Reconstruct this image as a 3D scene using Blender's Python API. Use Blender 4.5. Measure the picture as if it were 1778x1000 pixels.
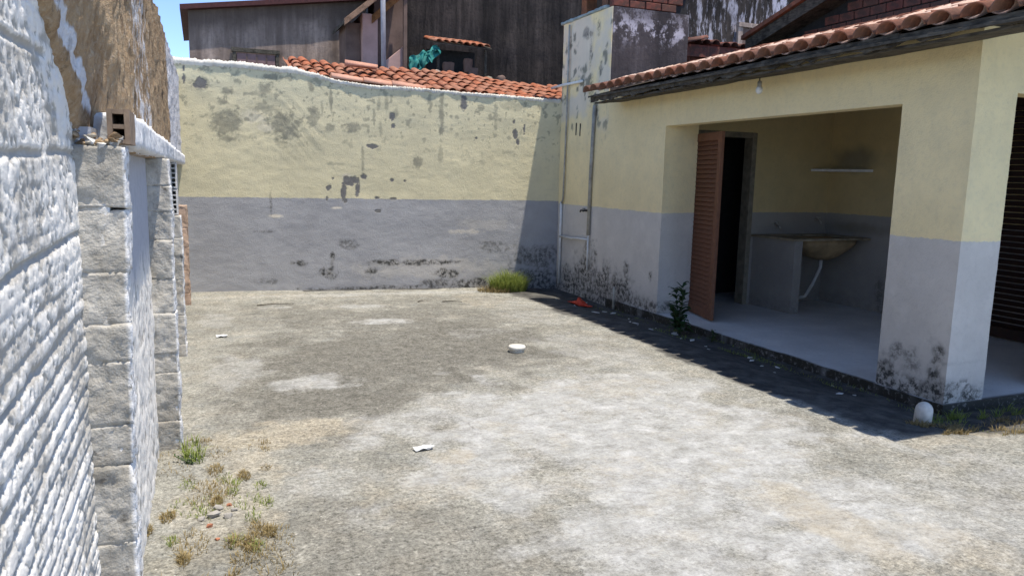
import bpy, bmesh, math, random
import numpy as np
from mathutils import Matrix, Vector

for o in list(bpy.data.objects):
    bpy.data.objects.remove(o)
scene = bpy.context.scene
COL = scene.collection
random.seed(7)

# ------------------------------------------------------------------ camera
cam_data = bpy.data.cameras.new('camera')
cam = bpy.data.objects.new('camera', cam_data)
COL.objects.link(cam)
cam_data.sensor_width = 36.0
cam_data.lens = 36.0 * 1300 / 1778
cam_data.clip_start = 0.03
cam_data.clip_end = 500
XA = np.array([0.925, -0.036, 0.379]); YA = np.array([-0.380, -0.145, 0.914])
vpx = np.array([348 - 889, 294 - 500.0, 1300.0])
YA = vpx / np.linalg.norm(vpx)
_hd = np.array([math.cos(math.radians(1.3)), math.sin(math.radians(1.3)), 0])
_dn = np.cross(YA, _hd); _dn /= np.linalg.norm(_dn)
if _dn[1] < 0: _dn = -_dn
ZA = -_dn
XA = np.cross(YA, ZA)
RW = np.stack([XA, YA, ZA])
_r = RW @ np.array([1, 0, 0]); _u = RW @ np.array([0, -1, 0]); _b = RW @ np.array([0, 0, -1])
cam.matrix_world = Matrix(((_r[0], _u[0], _b[0], 0), (_r[1], _u[1], _b[1], 0), (_r[2], _u[2], _b[2], 1.55), (0, 0, 0, 1)))
scene.camera = cam

# ------------------------------------------------------------------ light
SUN = Vector((0.153, -0.21, 1.0)).normalized()
world = bpy.data.worlds.new('World'); scene.world = world; world.use_nodes = True
wn = world.node_tree.nodes; wl = world.node_tree.links
sky = wn.new('ShaderNodeTexSky'); sky.sky_type = 'NISHITA'; sky.sun_disc = False
sky.sun_elevation = math.asin(SUN.z); sky.sun_rotation = math.atan2(SUN.x, SUN.y)
sky.air_density = 0.35; sky.dust_density = 0.0; sky.ozone_density = 1.0
wn['Background'].inputs['Strength'].default_value = 0.15
wl.new(sky.outputs[0], wn['Background'].inputs['Color'])
sd = bpy.data.lights.new('sun', 'SUN'); sd.energy = 2.35; sd.angle = math.radians(0.5); sd.color = (1.0, 0.93, 0.82)
sun = bpy.data.objects.new('sun', sd); COL.objects.link(sun)
sun.rotation_euler = SUN.to_track_quat('Z', 'Y').to_euler()
scene.view_settings.view_transform = 'Standard'; scene.view_settings.look = 'None'
scene.view_settings.exposure = 1.5; scene.view_settings.gamma = 1.0

# ------------------------------------------------------------------ numpy noise
_rng = np.random.RandomState(11)
_TAB = _rng.rand(256, 256)
def vnoise(x, y, seed=0):
    x = np.asarray(x, float) + seed * 17.31; y = np.asarray(y, float) + seed * 9.77
    xi = np.floor(x).astype(int); yi = np.floor(y).astype(int)
    fx = x - xi; fy = y - yi
    fx = fx * fx * (3 - 2 * fx); fy = fy * fy * (3 - 2 * fy)
    a = _TAB[xi & 255, yi & 255]; b = _TAB[(xi + 1) & 255, yi & 255]
    c = _TAB[xi & 255, (yi + 1) & 255]; d = _TAB[(xi + 1) & 255, (yi + 1) & 255]
    return (a * (1 - fx) + b * fx) * (1 - fy) + (c * (1 - fx) + d * fx) * fy
def fbm(x, y, s, oct=4, seed=0, gain=0.5):
    t = 0; a = 1; n = 0
    for i in range(oct):
        t = t + a * vnoise(np.asarray(x) * s, np.asarray(y) * s, seed + i * 3); n += a; a *= gain; s *= 2.03
    return t / n
def sm(a, b, x):
    t = np.clip((x - a) / (b - a), 0, 1); return t * t * (3 - 2 * t)
def blobs(U, V, lst, seed=0, ns=9.0, na=0.9, soft=0.25):
    """irregular stains: (cu, cv, ru, rv, strength)"""
    out = np.zeros_like(U)
    nz = fbm(U, V, ns, 4, seed) - 0.5
    nz2 = fbm(U, V, ns * 3.2, 3, seed + 5) - 0.5
    for (cu, cv, ru, rv, st) in lst:
        d = np.sqrt(((U - cu) / ru) ** 2 + ((V - cv) / rv) ** 2)
        out = np.maximum(out, st * sm(-soft, soft, 1.0 - d + na * nz * 2 + na * nz2))
    return out

# ------------------------------------------------------------------ materials
class Mat:
    def __init__(s, name):
        s.m = bpy.data.materials.new(name); s.m.use_nodes = True
        s.t = s.m.node_tree; s.N = s.t.nodes; s.L = s.t.links
        s.b = s.N['Principled BSDF']; s._pos = None
    def put(s, sock, v):
        if v is None: return
        if isinstance(v, bpy.types.NodeSocket): s.L.new(v, sock)
        elif isinstance(v, (tuple, list)) and len(v) == 3 and sock.type == 'RGBA': sock.default_value = (*v, 1)
        else: sock.default_value = v
    def pos(s):
        if s._pos is None: s._pos = s.N.new('ShaderNodeNewGeometry').outputs['Position']
        return s._pos
    def obj(s): return s.N.new('ShaderNodeTexCoord').outputs['Object']
    def rnd(s): return s.N.new('ShaderNodeObjectInfo').outputs['Random']
    def scale(s, vec, sc):
        n = s.N.new('ShaderNodeMapping'); s.L.new(vec, n.inputs[0]); n.inputs['Scale'].default_value = sc; return n.outputs[0]
    def noise(s, sc, det=4, rough=0.55, vec=None, dist=0.0):
        n = s.N.new('ShaderNodeTexNoise'); s.L.new(vec or s.pos(), n.inputs['Vector'])
        n.inputs['Scale'].default_value = sc; n.inputs['Detail'].default_value = det; n.inputs['Roughness'].default_value = rough
        n.inputs['Distortion'].default_value = dist; return n.outputs['Fac']
    def voro(s, sc, vec=None, out='Distance', feat='F1'):
        n = s.N.new('ShaderNodeTexVoronoi'); n.feature = feat; s.L.new(vec or s.pos(), n.inputs['Vector'])
        n.inputs['Scale'].default_value = sc; return n.outputs[out]
    def ramp(s, f, stops):
        n = s.N.new('ShaderNodeValToRGB'); s.put(n.inputs[0], f); e = n.color_ramp.elements
        while len(e) < len(stops): e.new(0.5)
        for i, (p, c) in enumerate(stops):
            e[i].position = p; e[i].color = (*c, 1) if isinstance(c, (tuple, list)) else (c, c, c, 1)
        return n.outputs[0]
    def mix(s, f, a, b, mode='MIX'):
        n = s.N.new('ShaderNodeMix'); n.data_type = 'RGBA'; n.blend_type = mode
        s.put(n.inputs[0], f); s.put(n.inputs[6], a); s.put(n.inputs[7], b); return n.outputs[2]
    def math(s, op, a, b=None, clamp=False):
        n = s.N.new('ShaderNodeMath'); n.operation = op; n.use_clamp = clamp
        s.put(n.inputs[0], a); s.put(n.inputs[1], b); return n.outputs[0]
    def attr(s, name):
        n = s.N.new('ShaderNodeAttribute'); n.attribute_name = name; return n.outputs['Fac']
    def sep(s, i, vec=None):
        n = s.N.new('ShaderNodeSeparateXYZ'); s.L.new(vec or s.pos(), n.inputs[0]); return n.outputs[i]
    def bump(s, h, strength=0.5, dist=0.01, normal=None):
        n = s.N.new('ShaderNodeBump'); s.put(n.inputs['Height'], h); n.inputs['Strength'].default_value = strength
        n.inputs['Distance'].default_value = dist
        if normal: s.L.new(normal, n.inputs['Normal'])
        return n.outputs[0]
    def out(s, col, rough=0.85, normal=None, spec=0.25, metal=0.0):
        s.put(s.b.inputs['Base Color'], col); s.put(s.b.inputs['Roughness'], rough)
        s.b.inputs['Specular IOR Level'].default_value = spec; s.b.inputs['Metallic'].default_value = metal
        if normal: s.L.new(normal, s.b.inputs['Normal'])
        return s.m

def mat_paint(name, yellow, grey, line=1.175, mould_amt=1.0):
    """two-tone house paint: yellow over grey, with peeled cement and black mould where the attributes say"""
    M = Mat(name)
    z = M.sep(2)
    wob = M.math('MULTIPLY', M.math('SUBTRACT', M.noise(5, 3), 0.5), 0.03)
    wob = M.math('ADD', wob, M.math('MULTIPLY', M.math('SUBTRACT', M.noise(40, 4), 0.5), 0.016))
    band = M.ramp(M.math('ADD', 0.5, M.math('MULTIPLY', M.math('SUBTRACT', M.math('ADD', z, wob), line), 40.0)), [(0.4, 0), (0.6, 1)])
    big = M.noise(1.3, 5, 0.6); fine = M.noise(26, 4, 0.6); mid = M.noise(6, 4, 0.6)
    y = M.mix(M.ramp(big, [(0.3, 0), (0.7, 1)]), tuple(c * 0.9 for c in yellow), tuple(min(1, c * 1.08) for c in yellow))
    y = M.mix(M.ramp(mid, [(0.45, 0), (0.75, 0.4)]), y, (yellow[0] * 0.8, yellow[1] * 0.83, yellow[2] * 0.9))
    g = M.mix(M.ramp(big, [(0.3, 0), (0.7, 1)]), tuple(c * 0.88 for c in grey), tuple(c * 1.1 for c in grey))
    g = M.mix(M.ramp(mid, [(0.5, 0), (0.8, 0.45)]), g, tuple(c * 1.25 for c in grey))
    col = M.mix(band, g, y)
    col = M.mix(M.ramp(fine, [(0.25, 0.12), (0.5, 0)]), col, (0.2, 0.19, 0.17))
    stre = M.noise(9, 4, 0.6, M.scale(M.pos(), (1, 1, 0.12)))
    col = M.mix(M.math('MULTIPLY', M.ramp(stre, [(0.55, 0), (0.8, 0.55)]), M.attr('streak')), col, (0.12, 0.115, 0.085))
    col = M.mix(M.attr('pale'), col, M.mix(mid, (0.74, 0.66, 0.54), (0.60, 0.54, 0.43)))
    cem = M.mix(fine, (0.11, 0.105, 0.098), (0.23, 0.22, 0.20))
    col = M.mix(M.attr('soft'), col, M.mix(mid, (0.13, 0.127, 0.095), (0.27, 0.26, 0.20)))
    col = M.mix(M.attr('peel'), col, cem)
    mo = M.math('MULTIPLY', M.attr('mould'), M.ramp(M.noise(17, 8, 0.72), [(0.44, 0), (0.56, 1)]))
    col = M.mix(M.math('MULTIPLY', M.attr('mould'), M.ramp(M.noise(5, 6, 0.7), [(0.35, 0.1), (0.6, 0.55)])), col, (0.20, 0.19, 0.165))
    col = M.mix(M.math('MULTIPLY', mo, 0.9, True), col, (0.028, 0.027, 0.023))
    h = M.math('ADD', M.math('MULTIPLY', fine, 0.6), M.noise(90, 3, 0.6))
    h = M.math('SUBTRACT', h, M.math('MULTIPLY', M.attr('peel'), 1.2))
    return M.out(col, 0.82, M.bump(h, 0.45, 0.012), 0.25)

YEL = (0.85, 0.705, 0.40); GRY = (0.58, 0.54, 0.485)  # the back wall's paint made paler here, to lift these shaded walls
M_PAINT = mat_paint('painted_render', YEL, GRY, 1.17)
M_PAINTI = mat_paint('porch_shade_render', tuple(c * k for c, k in zip(YEL, (0.74, 0.70, 0.62))), tuple(c * 0.60 for c in GRY), 1.17)  # same paint darkened, putting the porch shade into the colour
M_PAINTB = mat_paint('painted_render_back', (0.65, 0.58, 0.375), (0.34, 0.335, 0.335), 1.205)

def mat_ground():
    M = Mat('yard_concrete')
    def off(v): 
        n = M.N.new('ShaderNodeVectorMath'); n.operation = 'ADD'; M.L.new(M.pos(), n.inputs[0]); n.inputs[1].default_value = v; return n.outputs[0]
    a = M.noise(1.9, 8, 0.65); b = M.noise(13, 6, 0.7); c = M.noise(70, 4, 0.7)
    s1 = M.noise(36, 7, 0.85); s2 = M.noise(75, 4, 0.8, off((3, 8, 1)))
    def edge(att, sc, lo, hi, gain=1.3):
        return M.ramp(M.math('ADD', M.attr(att), M.math('MULTIPLY', M.math('SUBTRACT', M.noise(sc, 10, 0.74), 0.5), gain)), [(lo, 0), (hi, 1)])
    col = M.mix(M.ramp(a, [(0.3, 0), (0.7, 1)]), (0.205, 0.20, 0.172), (0.335, 0.325, 0.283))
    col = M.mix(M.ramp(M.noise(3.1, 8, 0.72, off((9, 2, 0))), [(0.48, 0), (0.64, 0.75)]), col, (0.315, 0.292, 0.242))
    col = M.mix(M.ramp(M.noise(4.3, 8, 0.72, off((1, 7, 0))), [(0.50, 0), (0.66, 0.7)]), col, (0.235, 0.24, 0.225))
    drk = M.mix(M.ramp(b, [(0.35, 0), (0.65, 1)]), (0.105, 0.10, 0.083), (0.19, 0.18, 0.155))
    col = M.mix(M.math('MULTIPLY', edge('dark', 5, 0.05, 1.0, 1.7), 0.88), col, drk)
    pale = M.mix(M.ramp(M.noise(5, 8, 0.7), [(0.35, 0), (0.65, 1)]), (0.335, 0.335, 0.315), (0.465, 0.465, 0.455))
    stn = M.noise(8, 9, 0.75, M.scale(off((4, 4, 0)), (1.0, 2.0, 1)))
    pale = M.mix(M.ramp(stn, [(0.36, 0.7), (0.50, 0)]), pale, (0.26, 0.25, 0.225))
    pale = M.mix(M.ramp(M.noise(3.7, 8, 0.7, off((6, 1, 0))), [(0.52, 0), (0.64, 0.6)]), pale, (0.39, 0.365, 0.31))
    pm = edge('pale', 4.5, 0.10, 1.0, 1.3)
    col = M.mix(M.math('MULTIPLY', pm, 0.9), col, pale)
    col = M.mix(M.math('MULTIPLY', edge('sand', 8, 0.2, 0.8), 0.7), col, M.mix(b, (0.32, 0.275, 0.20), (0.43, 0.385, 0.30)))
    # grit of the worn, exposed aggregate
    gain = M.math('SUBTRACT', 1.0, M.math('MULTIPLY', pm, 0.68))
    g = M.math('ADD', M.ramp(s1, [(0.36, 0.0), (0.64, 1.0)]), M.math('MULTIPLY', M.ramp(s2, [(0.35, 0.0), (0.65, 1.0)]), 0.6))
    mul = M.math('ADD', 1.0, M.math('MULTIPLY', M.math('SUBTRACT', g, 0.84), M.math('MULTIPLY', gain, 1.05)))
    mot = M.math('ADD', 0.78, M.math('MULTIPLY', M.ramp(M.noise(7, 10, 0.8, off((5, 5, 0))), [(0.36, 0), (0.62, 1)]), 0.42))
    col = M.mix(1.0, col, M.math('MULTIPLY', mul, mot), 'MULTIPLY')
    chips = M.math('MULTIPLY', M.ramp(M.voro(34), [(0.10, 0.8), (0.20, 0)]), M.ramp(M.noise(21, 4, 0.6, off((2, 2, 0))), [(0.52, 0), (0.62, 1)]))
    col = M.mix(M.math('MULTIPLY', chips, gain), col, (0.58, 0.55, 0.49))
    col = M.mix(M.math('MULTIPLY', edge('moss_shade', 9, 0.25, 0.55, 1.0), 0.94), col, M.mix(M.ramp(M.noise(6, 6, 0.7), [(0.4, 0), (0.66, 1)]), M.mix(c, (0.026, 0.025, 0.024), (0.06, 0.058, 0.055)), (0.12, 0.115, 0.105)))  # near-black for moss and for the eave's painted shadow
    # a few long hairline cracks
    dv = M.N.new('ShaderNodeVectorMath'); dv.operation = 'ADD'; M.L.new(M.pos(), dv.inputs[0])
    nz = M.N.new('ShaderNodeTexNoise'); nz.inputs['Scale'].default_value = 2.2; nz.inputs['Detail'].default_value = 6; M.L.new(M.pos(), nz.inputs['Vector'])
    sc_ = M.N.new('ShaderNodeVectorMath'); sc_.operation = 'SCALE'; sc_.inputs['Scale'].default_value = 0.6; M.L.new(nz.outputs['Color'], sc_.inputs[0]); M.L.new(sc_.outputs[0], dv.inputs[1])
    crk = M.ramp(M.voro(0.62, dv.outputs[0], 'Distance', 'DISTANCE_TO_EDGE'), [(0.0015, 1), (0.006, 0)])
    crk = M.math('MULTIPLY', crk, M.ramp(M.noise(2.5, 3), [(0.58, 0), (0.66, 0.5)]))
    col = M.mix(crk, col, (0.10, 0.09, 0.075))
    h = M.math('ADD', M.math('MULTIPLY', s1, 1.4), M.math('ADD', c, M.math('MULTIPLY', b, 1.2)))
    h = M.math('SUBTRACT', h, crk)
    return M.out(col, 0.93, M.bump(h, 0.6, 0.014), 0.2)
M_GROUND = mat_ground()

def mat_plain(name, col, rough=0.6, var=0.15, sc=20, bump=0.2, spec=0.3, metal=0.0):
    M = Mat(name); n = M.noise(sc, 5, 0.6, M.obj())
    c = M.mix(M.ramp(n, [(0.3, 0), (0.7, 1)]), tuple(x * (1 - var) for x in col), tuple(min(1, x * (1 + var)) for x in col))
    return M.out(c, rough, M.bump(n, bump, 0.004), spec, metal)

def mat_whitewash():
    M = Mat('rough_whitewash')
    n = M.noise(30, 5, 0.65); big = M.noise(3.0, 4, 0.6)
    hgt = M.attr('hgt')
    w = M.mix(n, (0.76, 0.72, 0.655), (0.88, 0.845, 0.785))
    g = M.mix(n, (0.36, 0.34, 0.30), (0.56, 0.53, 0.48))
    f = M.math('ADD', hgt, M.math('MULTIPLY', M.math('SUBTRACT', n, 0.5), 0.7))
    f = M.math('ADD', f, M.math('MULTIPLY', M.math('SUBTRACT', big, 0.5), 0.8))
    col = M.mix(M.ramp(f, [(0.28, 0), (0.52, 1)]), g, w)
    col = M.mix(M.attr('blue'), col, M.mix(n, (0.36, 0.38, 0.44), (0.48, 0.5, 0.56)))
    return M.out(col, 0.9, M.bump(M.math('ADD', n, M.noise(110, 4, 0.7)), 0.3, 0.008), 0.15)
M_WHITE = mat_whitewash()

def mat_adobe():
    M = Mat('bare_tan_render')
    v = M.scale(M.pos(), (1, 1.0, 0.28))
    s = M.noise(26, 5, 0.65, v); n = M.noise(60, 4, 0.7); big = M.noise(5, 4, 0.6)
    t = M.mix(M.ramp(s, [(0.3, 0), (0.7, 1)]), (0.24, 0.155, 0.085), (0.46, 0.34, 0.215))
    t = M.mix(M.ramp(n, [(0.5, 0), (0.75, 0.6)]), t, (0.5, 0.43, 0.34))
    w = M.mix(n, (0.5, 0.5, 0.53), (0.78, 0.78, 0.8))
    f = M.math('ADD', M.attr('white'), M.math('MULTIPLY', M.math('SUBTRACT', s, 0.5), 1.1))
    col = M.mix(M.ramp(f, [(0.42, 0), (0.6, 1)]), t, w)
    col = M.mix(M.ramp(M.noise(17, 4, 0.7, v), [(0.30, 0.85), (0.42, 0)]), col, (0.06, 0.05, 0.04))
    return M.out(col, 0.92, M.bump(M.math('ADD', s, n), 0.8, 0.015), 0.15)
M_ADOBE = mat_adobe()

def mat_cement():
    M = Mat('trowelled_cement')
    n = M.noise(8, 5, 0.6); f = M.noise(45, 5, 0.65); p = M.voro(38)
    w1 = M.noise(3.3, 6, 0.65, M.scale(M.pos(), (1, 1, 1.6)))
    col = M.mix(M.ramp(n, [(0.3, 0), (0.7, 1)]), (0.355, 0.33, 0.285), (0.52, 0.49, 0.435))
    col = M.mix(M.ramp(w1, [(0.36, 0.8), (0.5, 0)]), col, (0.27, 0.245, 0.205))
    col = M.mix(M.ramp(w1, [(0.56, 0), (0.68, 0.7)]), col, (0.56, 0.53, 0.475))
    col = M.mix(M.ramp(f, [(0.3, 0.6), (0.5, 0)]), col, (0.24, 0.23, 0.205))
    col = M.mix(M.math('MULTIPLY', M.ramp(f, [(0.35, 0), (0.5, 1)]), M.attr('edge')), col, (0.74, 0.73, 0.72))
    col = M.mix(M.ramp(M.noise(14, 3, 0.5), [(0.24, 0.9), (0.31, 0)]), col, (0.05, 0.045, 0.04))
    return M.out(col, 0.88, M.bump(M.math('ADD', f, M.math('MULTIPLY', n, 2.0)), 0.55, 0.015), 0.2)
M_CEMENT = mat_cement()
M_BRICKW = None

def mat_tile(name, a, b, dirty):
    M = Mat(name); o = M.obj(); r = M.rnd()
    n = M.noise(11, 5, 0.65, o); f = M.noise(60, 4, 0.6, o)
    col = M.mix(r, a, b)
    col = M.mix(M.ramp(f, [(0.35, 0.35), (0.6, 0)]), col, tuple(x * 0.55 for x in a))
    dm = M.math('MULTIPLY', M.ramp(M.math('ADD', n, M.math('MULTIPLY', r, 0.2)), [(0.42, 0), (0.68, 1)]), dirty)
    col = M.mix(dm, col, (0.05, 0.042, 0.035))
    return M.out(col, 0.85, M.bump(f, 0.4, 0.006), 0.2)
M_TILE = mat_tile('orange_clay', (0.47, 0.155, 0.075), (0.64, 0.30, 0.185), 0.5)
M_TILED = mat_tile('weathered_clay', (0.32, 0.115, 0.065), (0.48, 0.225, 0.14), 0.6)
M_TILEC = mat_tile('sunlit_clay', (0.56, 0.38, 0.30), (0.68, 0.52, 0.44), 0.25)  # channel tiles: sunlight on them put into a paler clay colour
M_TILEP = mat_tile('pale_clay', (0.55, 0.27, 0.18), (0.64, 0.36, 0.26), 0.1)

def mat_wood(name, a, b, sc=(3, 0.4, 3), rough=0.85):
    M = Mat(name); v = M.scale(M.pos(), sc)
    n = M.noise(22, 5, 0.65, v); f = M.noise(9, 4, 0.6)
    col = M.mix(M.ramp(n, [(0.3, 0), (0.7, 1)]), a, b)
    col = M.mix(M.ramp(f, [(0.35, 0.7), (0.55, 0)]), col, tuple(x * 0.35 for x in a))
    return M.out(col, rough, M.bump(n, 0.7, 0.01), 0.2)
M_ROT = mat_wood('rotten_board', (0.045, 0.038, 0.03), (0.15, 0.13, 0.10))
M_BROWN = mat_plain('brown_door_paint', (0.165, 0.07, 0.036), 0.55, 0.2, 18, 0.15, 0.3)
M_DOORD = mat_plain('dark_door_paint', (0.03, 0.014, 0.009), 0.6, 0.3, 12, 0.15, 0.3)
M_FRAME = mat_plain('worn_frame_wood', (0.22, 0.19, 0.14), 0.8, 0.3, 14, 0.3)
M_PVC = mat_plain('white_pvc', (0.68, 0.67, 0.63), 0.5, 0.12, 18, 0.1, 0.4)
M_PVCD = mat_plain('grimy_pvc', (0.33, 0.31, 0.26), 0.7, 0.35, 9, 0.2, 0.3)
M_BLACK = mat_plain('black_plastic', (0.02, 0.02, 0.022), 0.5, 0.2)
M_METAL = mat_plain('dull_chrome', (0.5, 0.49, 0.46), 0.35, 0.2, 30, 0.1, 0.5, 0.8)
M_PAPER = mat_plain('white_paper', (0.70, 0.70, 0.69), 0.7, 0.04)
M_RED = mat_plain('red_plastic', (0.62, 0.06, 0.025), 0.5, 0.2)
M_TURQ = mat_plain('turquoise_tarp', (0.02, 0.17, 0.15), 0.75, 0.6, 9, 0.3)
M_DARK = mat_plain('near_black_fill', (0.03, 0.028, 0.027), 0.9, 0.3)  # plain near-black; on the inner room wall it stands in for shade
M_MORTAR = mat_plain('lime_mortar', (0.62, 0.58, 0.50), 0.9, 0.2, 8, 0.5)

def mat_floor():
    M = Mat('porch_floor')
    n = M.noise(2.5, 5, 0.6); f = M.noise(30, 4, 0.6)
    col = M.mix(M.ramp(n, [(0.3, 0), (0.7, 1)]), (0.60, 0.59, 0.565), (0.76, 0.75, 0.72))
    col = M.mix(M.ramp(f, [(0.3, 0.3), (0.45, 0)]), col, (0.25, 0.25, 0.26))
    col = M.mix(M.math('MULTIPLY', M.attr('moss_shade'), M.ramp(f, [(0.2, 0.4), (0.45, 1)])), col, (0.03, 0.028, 0.022))
    return M.out(col, 0.45, M.bump(f, 0.15, 0.004), 0.4)
M_FLOOR = mat_floor()

def mat_weather(name, dark, light, streak, stretch=0.22):
    """unpainted render streaked by rain; pale flakes of old paint where the attribute says"""
    M = Mat(name)
    v = M.scale(M.pos(), (1, 1, 0.10)); s = M.noise(11, 6, 0.72, v); s2 = M.noise(2.2, 4, 0.6, v); f = M.noise(18, 5, 0.7)
    col = M.mix(M.ramp(s, [(0.3, 0), (0.7, 1)]), dark, light)
    col = M.mix(M.ramp(s2, [(0.35, 0.8), (0.62, 0)]), col, streak)
    col = M.mix(M.ramp(f, [(0.3, 0.5), (0.5, 0)]), col, tuple(x * 0.6 for x in dark))
    v3 = M.scale(M.pos(), (1, 1, stretch)); p = M.noise(6.5, 8, 0.74, v3)
    col = M.mix(M.math('MULTIPLY', M.ramp(p, [(0.50, 0), (0.58, 1)]), M.attr('flake')), col, (0.50, 0.47, 0.52))
    col = M.mix(M.attr('top'), col, tuple(x * 0.35 for x in dark))
    return M.out(col, 0.9, M.bump(M.math('ADD', f, s), 0.5, 0.015), 0.15)
M_W1 = mat_weather('grey_weathered_render', (0.22, 0.165, 0.135), (0.54, 0.42, 0.345), (0.11, 0.08, 0.065))
M_W2 = mat_weather('black_weathered_render', (0.014, 0.012, 0.011), (0.085, 0.068, 0.06), (0.010, 0.009, 0.009))
M_TWR = mat_weather('mould_dark_render', (0.07, 0.06, 0.062), (0.13, 0.112, 0.115), (0.036, 0.032, 0.034), 0.75)
M_PINK = mat_plain('faded_pink_paint', (0.46, 0.29, 0.25), 0.9, 0.15, 4, 0.3)
M_SALM = mat_plain('dark_brown_render', (0.15, 0.10, 0.08), 0.9, 0.3, 5, 0.4)  # also carries the roof's shade on the pink house
M_BRICK = mat_tile('red_clay_block', (0.20, 0.062, 0.045), (0.34, 0.12, 0.08), 0.75)
M_BRICKO = mat_tile('orange_clay_block', (0.30, 0.12, 0.06), (0.42, 0.20, 0.11), 0.55)
M_POLE = mat_plain('grey_galvanised_pole', (0.30, 0.30, 0.32), 0.6, 0.15, 12, 0.1)
M_VERGE = mat_wood('sunlit_tan_board', (0.20, 0.12, 0.075), (0.34, 0.22, 0.15))
M_REDF = mat_plain('dark_red_fascia', (0.07, 0.022, 0.02), 0.7, 0.3)

def mat_leaf(name, a, b):
    M = Mat(name); n = M.noise(25, 3, 0.5)
    col = M.mix(M.ramp(n, [(0.3, 0), (0.7, 1)]), a, b)
    M.b.inputs['Subsurface Weight'].default_value = 0.0
    m = M.out(col, 0.6, None, 0.3)
    tr = M.N.new('ShaderNodeBsdfTranslucent'); M.L.new(col, tr.inputs['Color'])
    mx = M.N.new('ShaderNodeMixShader'); mx.inputs[0].default_value = 0.35
    M.L.new(M.b.outputs[0], mx.inputs[1]); M.L.new(tr.outputs[0], mx.inputs[2])
    M.L.new(mx.outputs[0], M.N['Material Output'].inputs['Surface'])
    return m
M_GRASS = mat_leaf('fresh_grass', (0.14, 0.20, 0.035), (0.30, 0.33, 0.09))
M_DRY = mat_leaf('dry_grass', (0.20, 0.15, 0.06), (0.40, 0.31, 0.15))
M_LEAF = mat_leaf('dark_leaf', (0.025, 0.055, 0.018), (0.05, 0.10, 0.03))
M_STEM = mat_plain('green_stem', (0.06, 0.08, 0.03), 0.7)

# ------------------------------------------------------------------ mesh helpers
class MB:
    def __init__(s): s.v = []; s.f = []
    def add(s, vs, fs):
        n = len(s.v); s.v += [tuple(p) for p in vs]; s.f += [tuple(i + n for i in f) for f in fs]; return s
    def box(s, x0, x1, y0, y1, z0, z1):
        return s.add([(x0, y0, z0), (x1, y0, z0), (x1, y1, z0), (x0, y1, z0), (x0, y0, z1), (x1, y0, z1), (x1, y1, z1), (x0, y1, z1)],
                     [(0, 3, 2, 1), (4, 5, 6, 7), (0, 1, 5, 4), (1, 2, 6, 5), (2, 3, 7, 6), (3, 0, 4, 7)])
    def hexa(s, p):   # 8 corners: bottom 4, top 4
        return s.add(p, [(0, 3, 2, 1), (4, 5, 6, 7), (0, 1, 5, 4), (1, 2, 6, 5), (2, 3, 7, 6), (3, 0, 4, 7)])
    def tube(s, pts, r, n=10, cap=True):
        pts = [Vector(p) for p in pts]; rs = r if isinstance(r, (list, tuple)) else [r] * len(pts)
        base = len(s.v)
        for i, p in enumerate(pts):
            t = (pts[min(i + 1, len(pts) - 1)] - pts[max(i - 1, 0)]).normalized()
            a = t.orthogonal().normalized() if i == 0 else (pa - t * pa.dot(t)).normalized()
            pa = a; b = t.cross(a)
            for k in range(n):
                an = 2 * math.pi * k / n; s.v.append(tuple(p + (a * math.cos(an) + b * math.sin(an)) * rs[i]))
        for i in range(len(pts) - 1):
            for k in range(n):
                k2 = (k + 1) % n
                s.f.append((base + i * n + k, base + i * n + k2, base + (i + 1) * n + k2, base + (i + 1) * n + k))
        if cap:
            s.f.append(tuple(base + k for k in reversed(range(n)))); s.f.append(tuple(base + (len(pts) - 1) * n + k for k in range(n)))
        return s
    def lathe(s, c, prof, n=20):
        base = len(s.v)
        for (r, z) in prof:
            for k in range(n):
                a = 2 * math.pi * k / n; s.v.append((c[0] + r * math.cos(a), c[1] + r * math.sin(a), c[2] + z))
        for i in range(len(prof) - 1):
            for k in range(n):
                k2 = (k + 1) % n; s.f.append((base + i * n + k, base + i * n + k2, base + (i + 1) * n + k2, base + (i + 1) * n + k))
        s.f.append(tuple(base + k for k in reversed(range(n)))); s.f.append(tuple(base + (len(prof) - 1) * n + k for k in range(n)))
        return s
    def mesh(s, name, smooth=False):
        me = bpy.data.meshes.new(name); me.from_pydata(s.v, [], s.f); me.update()
        if smooth: me.polygons.foreach_set('use_smooth', [True] * len(me.polygons))
        return me
    def bev(s, name, w=0.006, seg=2):
        me = s.mesh(name); bm = bmesh.new(); bm.from_mesh(me)
        bmesh.ops.bevel(bm, geom=bm.edges[:], offset=w, segments=seg, affect='EDGES', profile=0.6)
        bm.to_mesh(me); bm.free(); return me

def link(name, me, mat, parent=None, mw=None):
    o = bpy.data.objects.new(name, me); COL.objects.link(o)
    if mat is not None and me is not None and not me.materials: me.materials.append(mat)
    if parent is not None:
        o.parent = parent
        if parent.type == 'EMPTY': o.matrix_parent_inverse = Matrix.Translation(-parent.location)
    if mw is not None: o.matrix_basis = mw
    return o
def tag(o, label=None, cat=None, group=None, kind=None):
    if label: o['label'] = label
    if cat: o['category'] = cat
    if group: o['group'] = group
    if kind: o['kind'] = kind
    return o
def thing(name, loc, label, cat, group=None):
    o = bpy.data.objects.new(name, None); COL.objects.link(o); o.location = loc; o.empty_display_size = 0.1
    return tag(o, label, cat, group)

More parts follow.
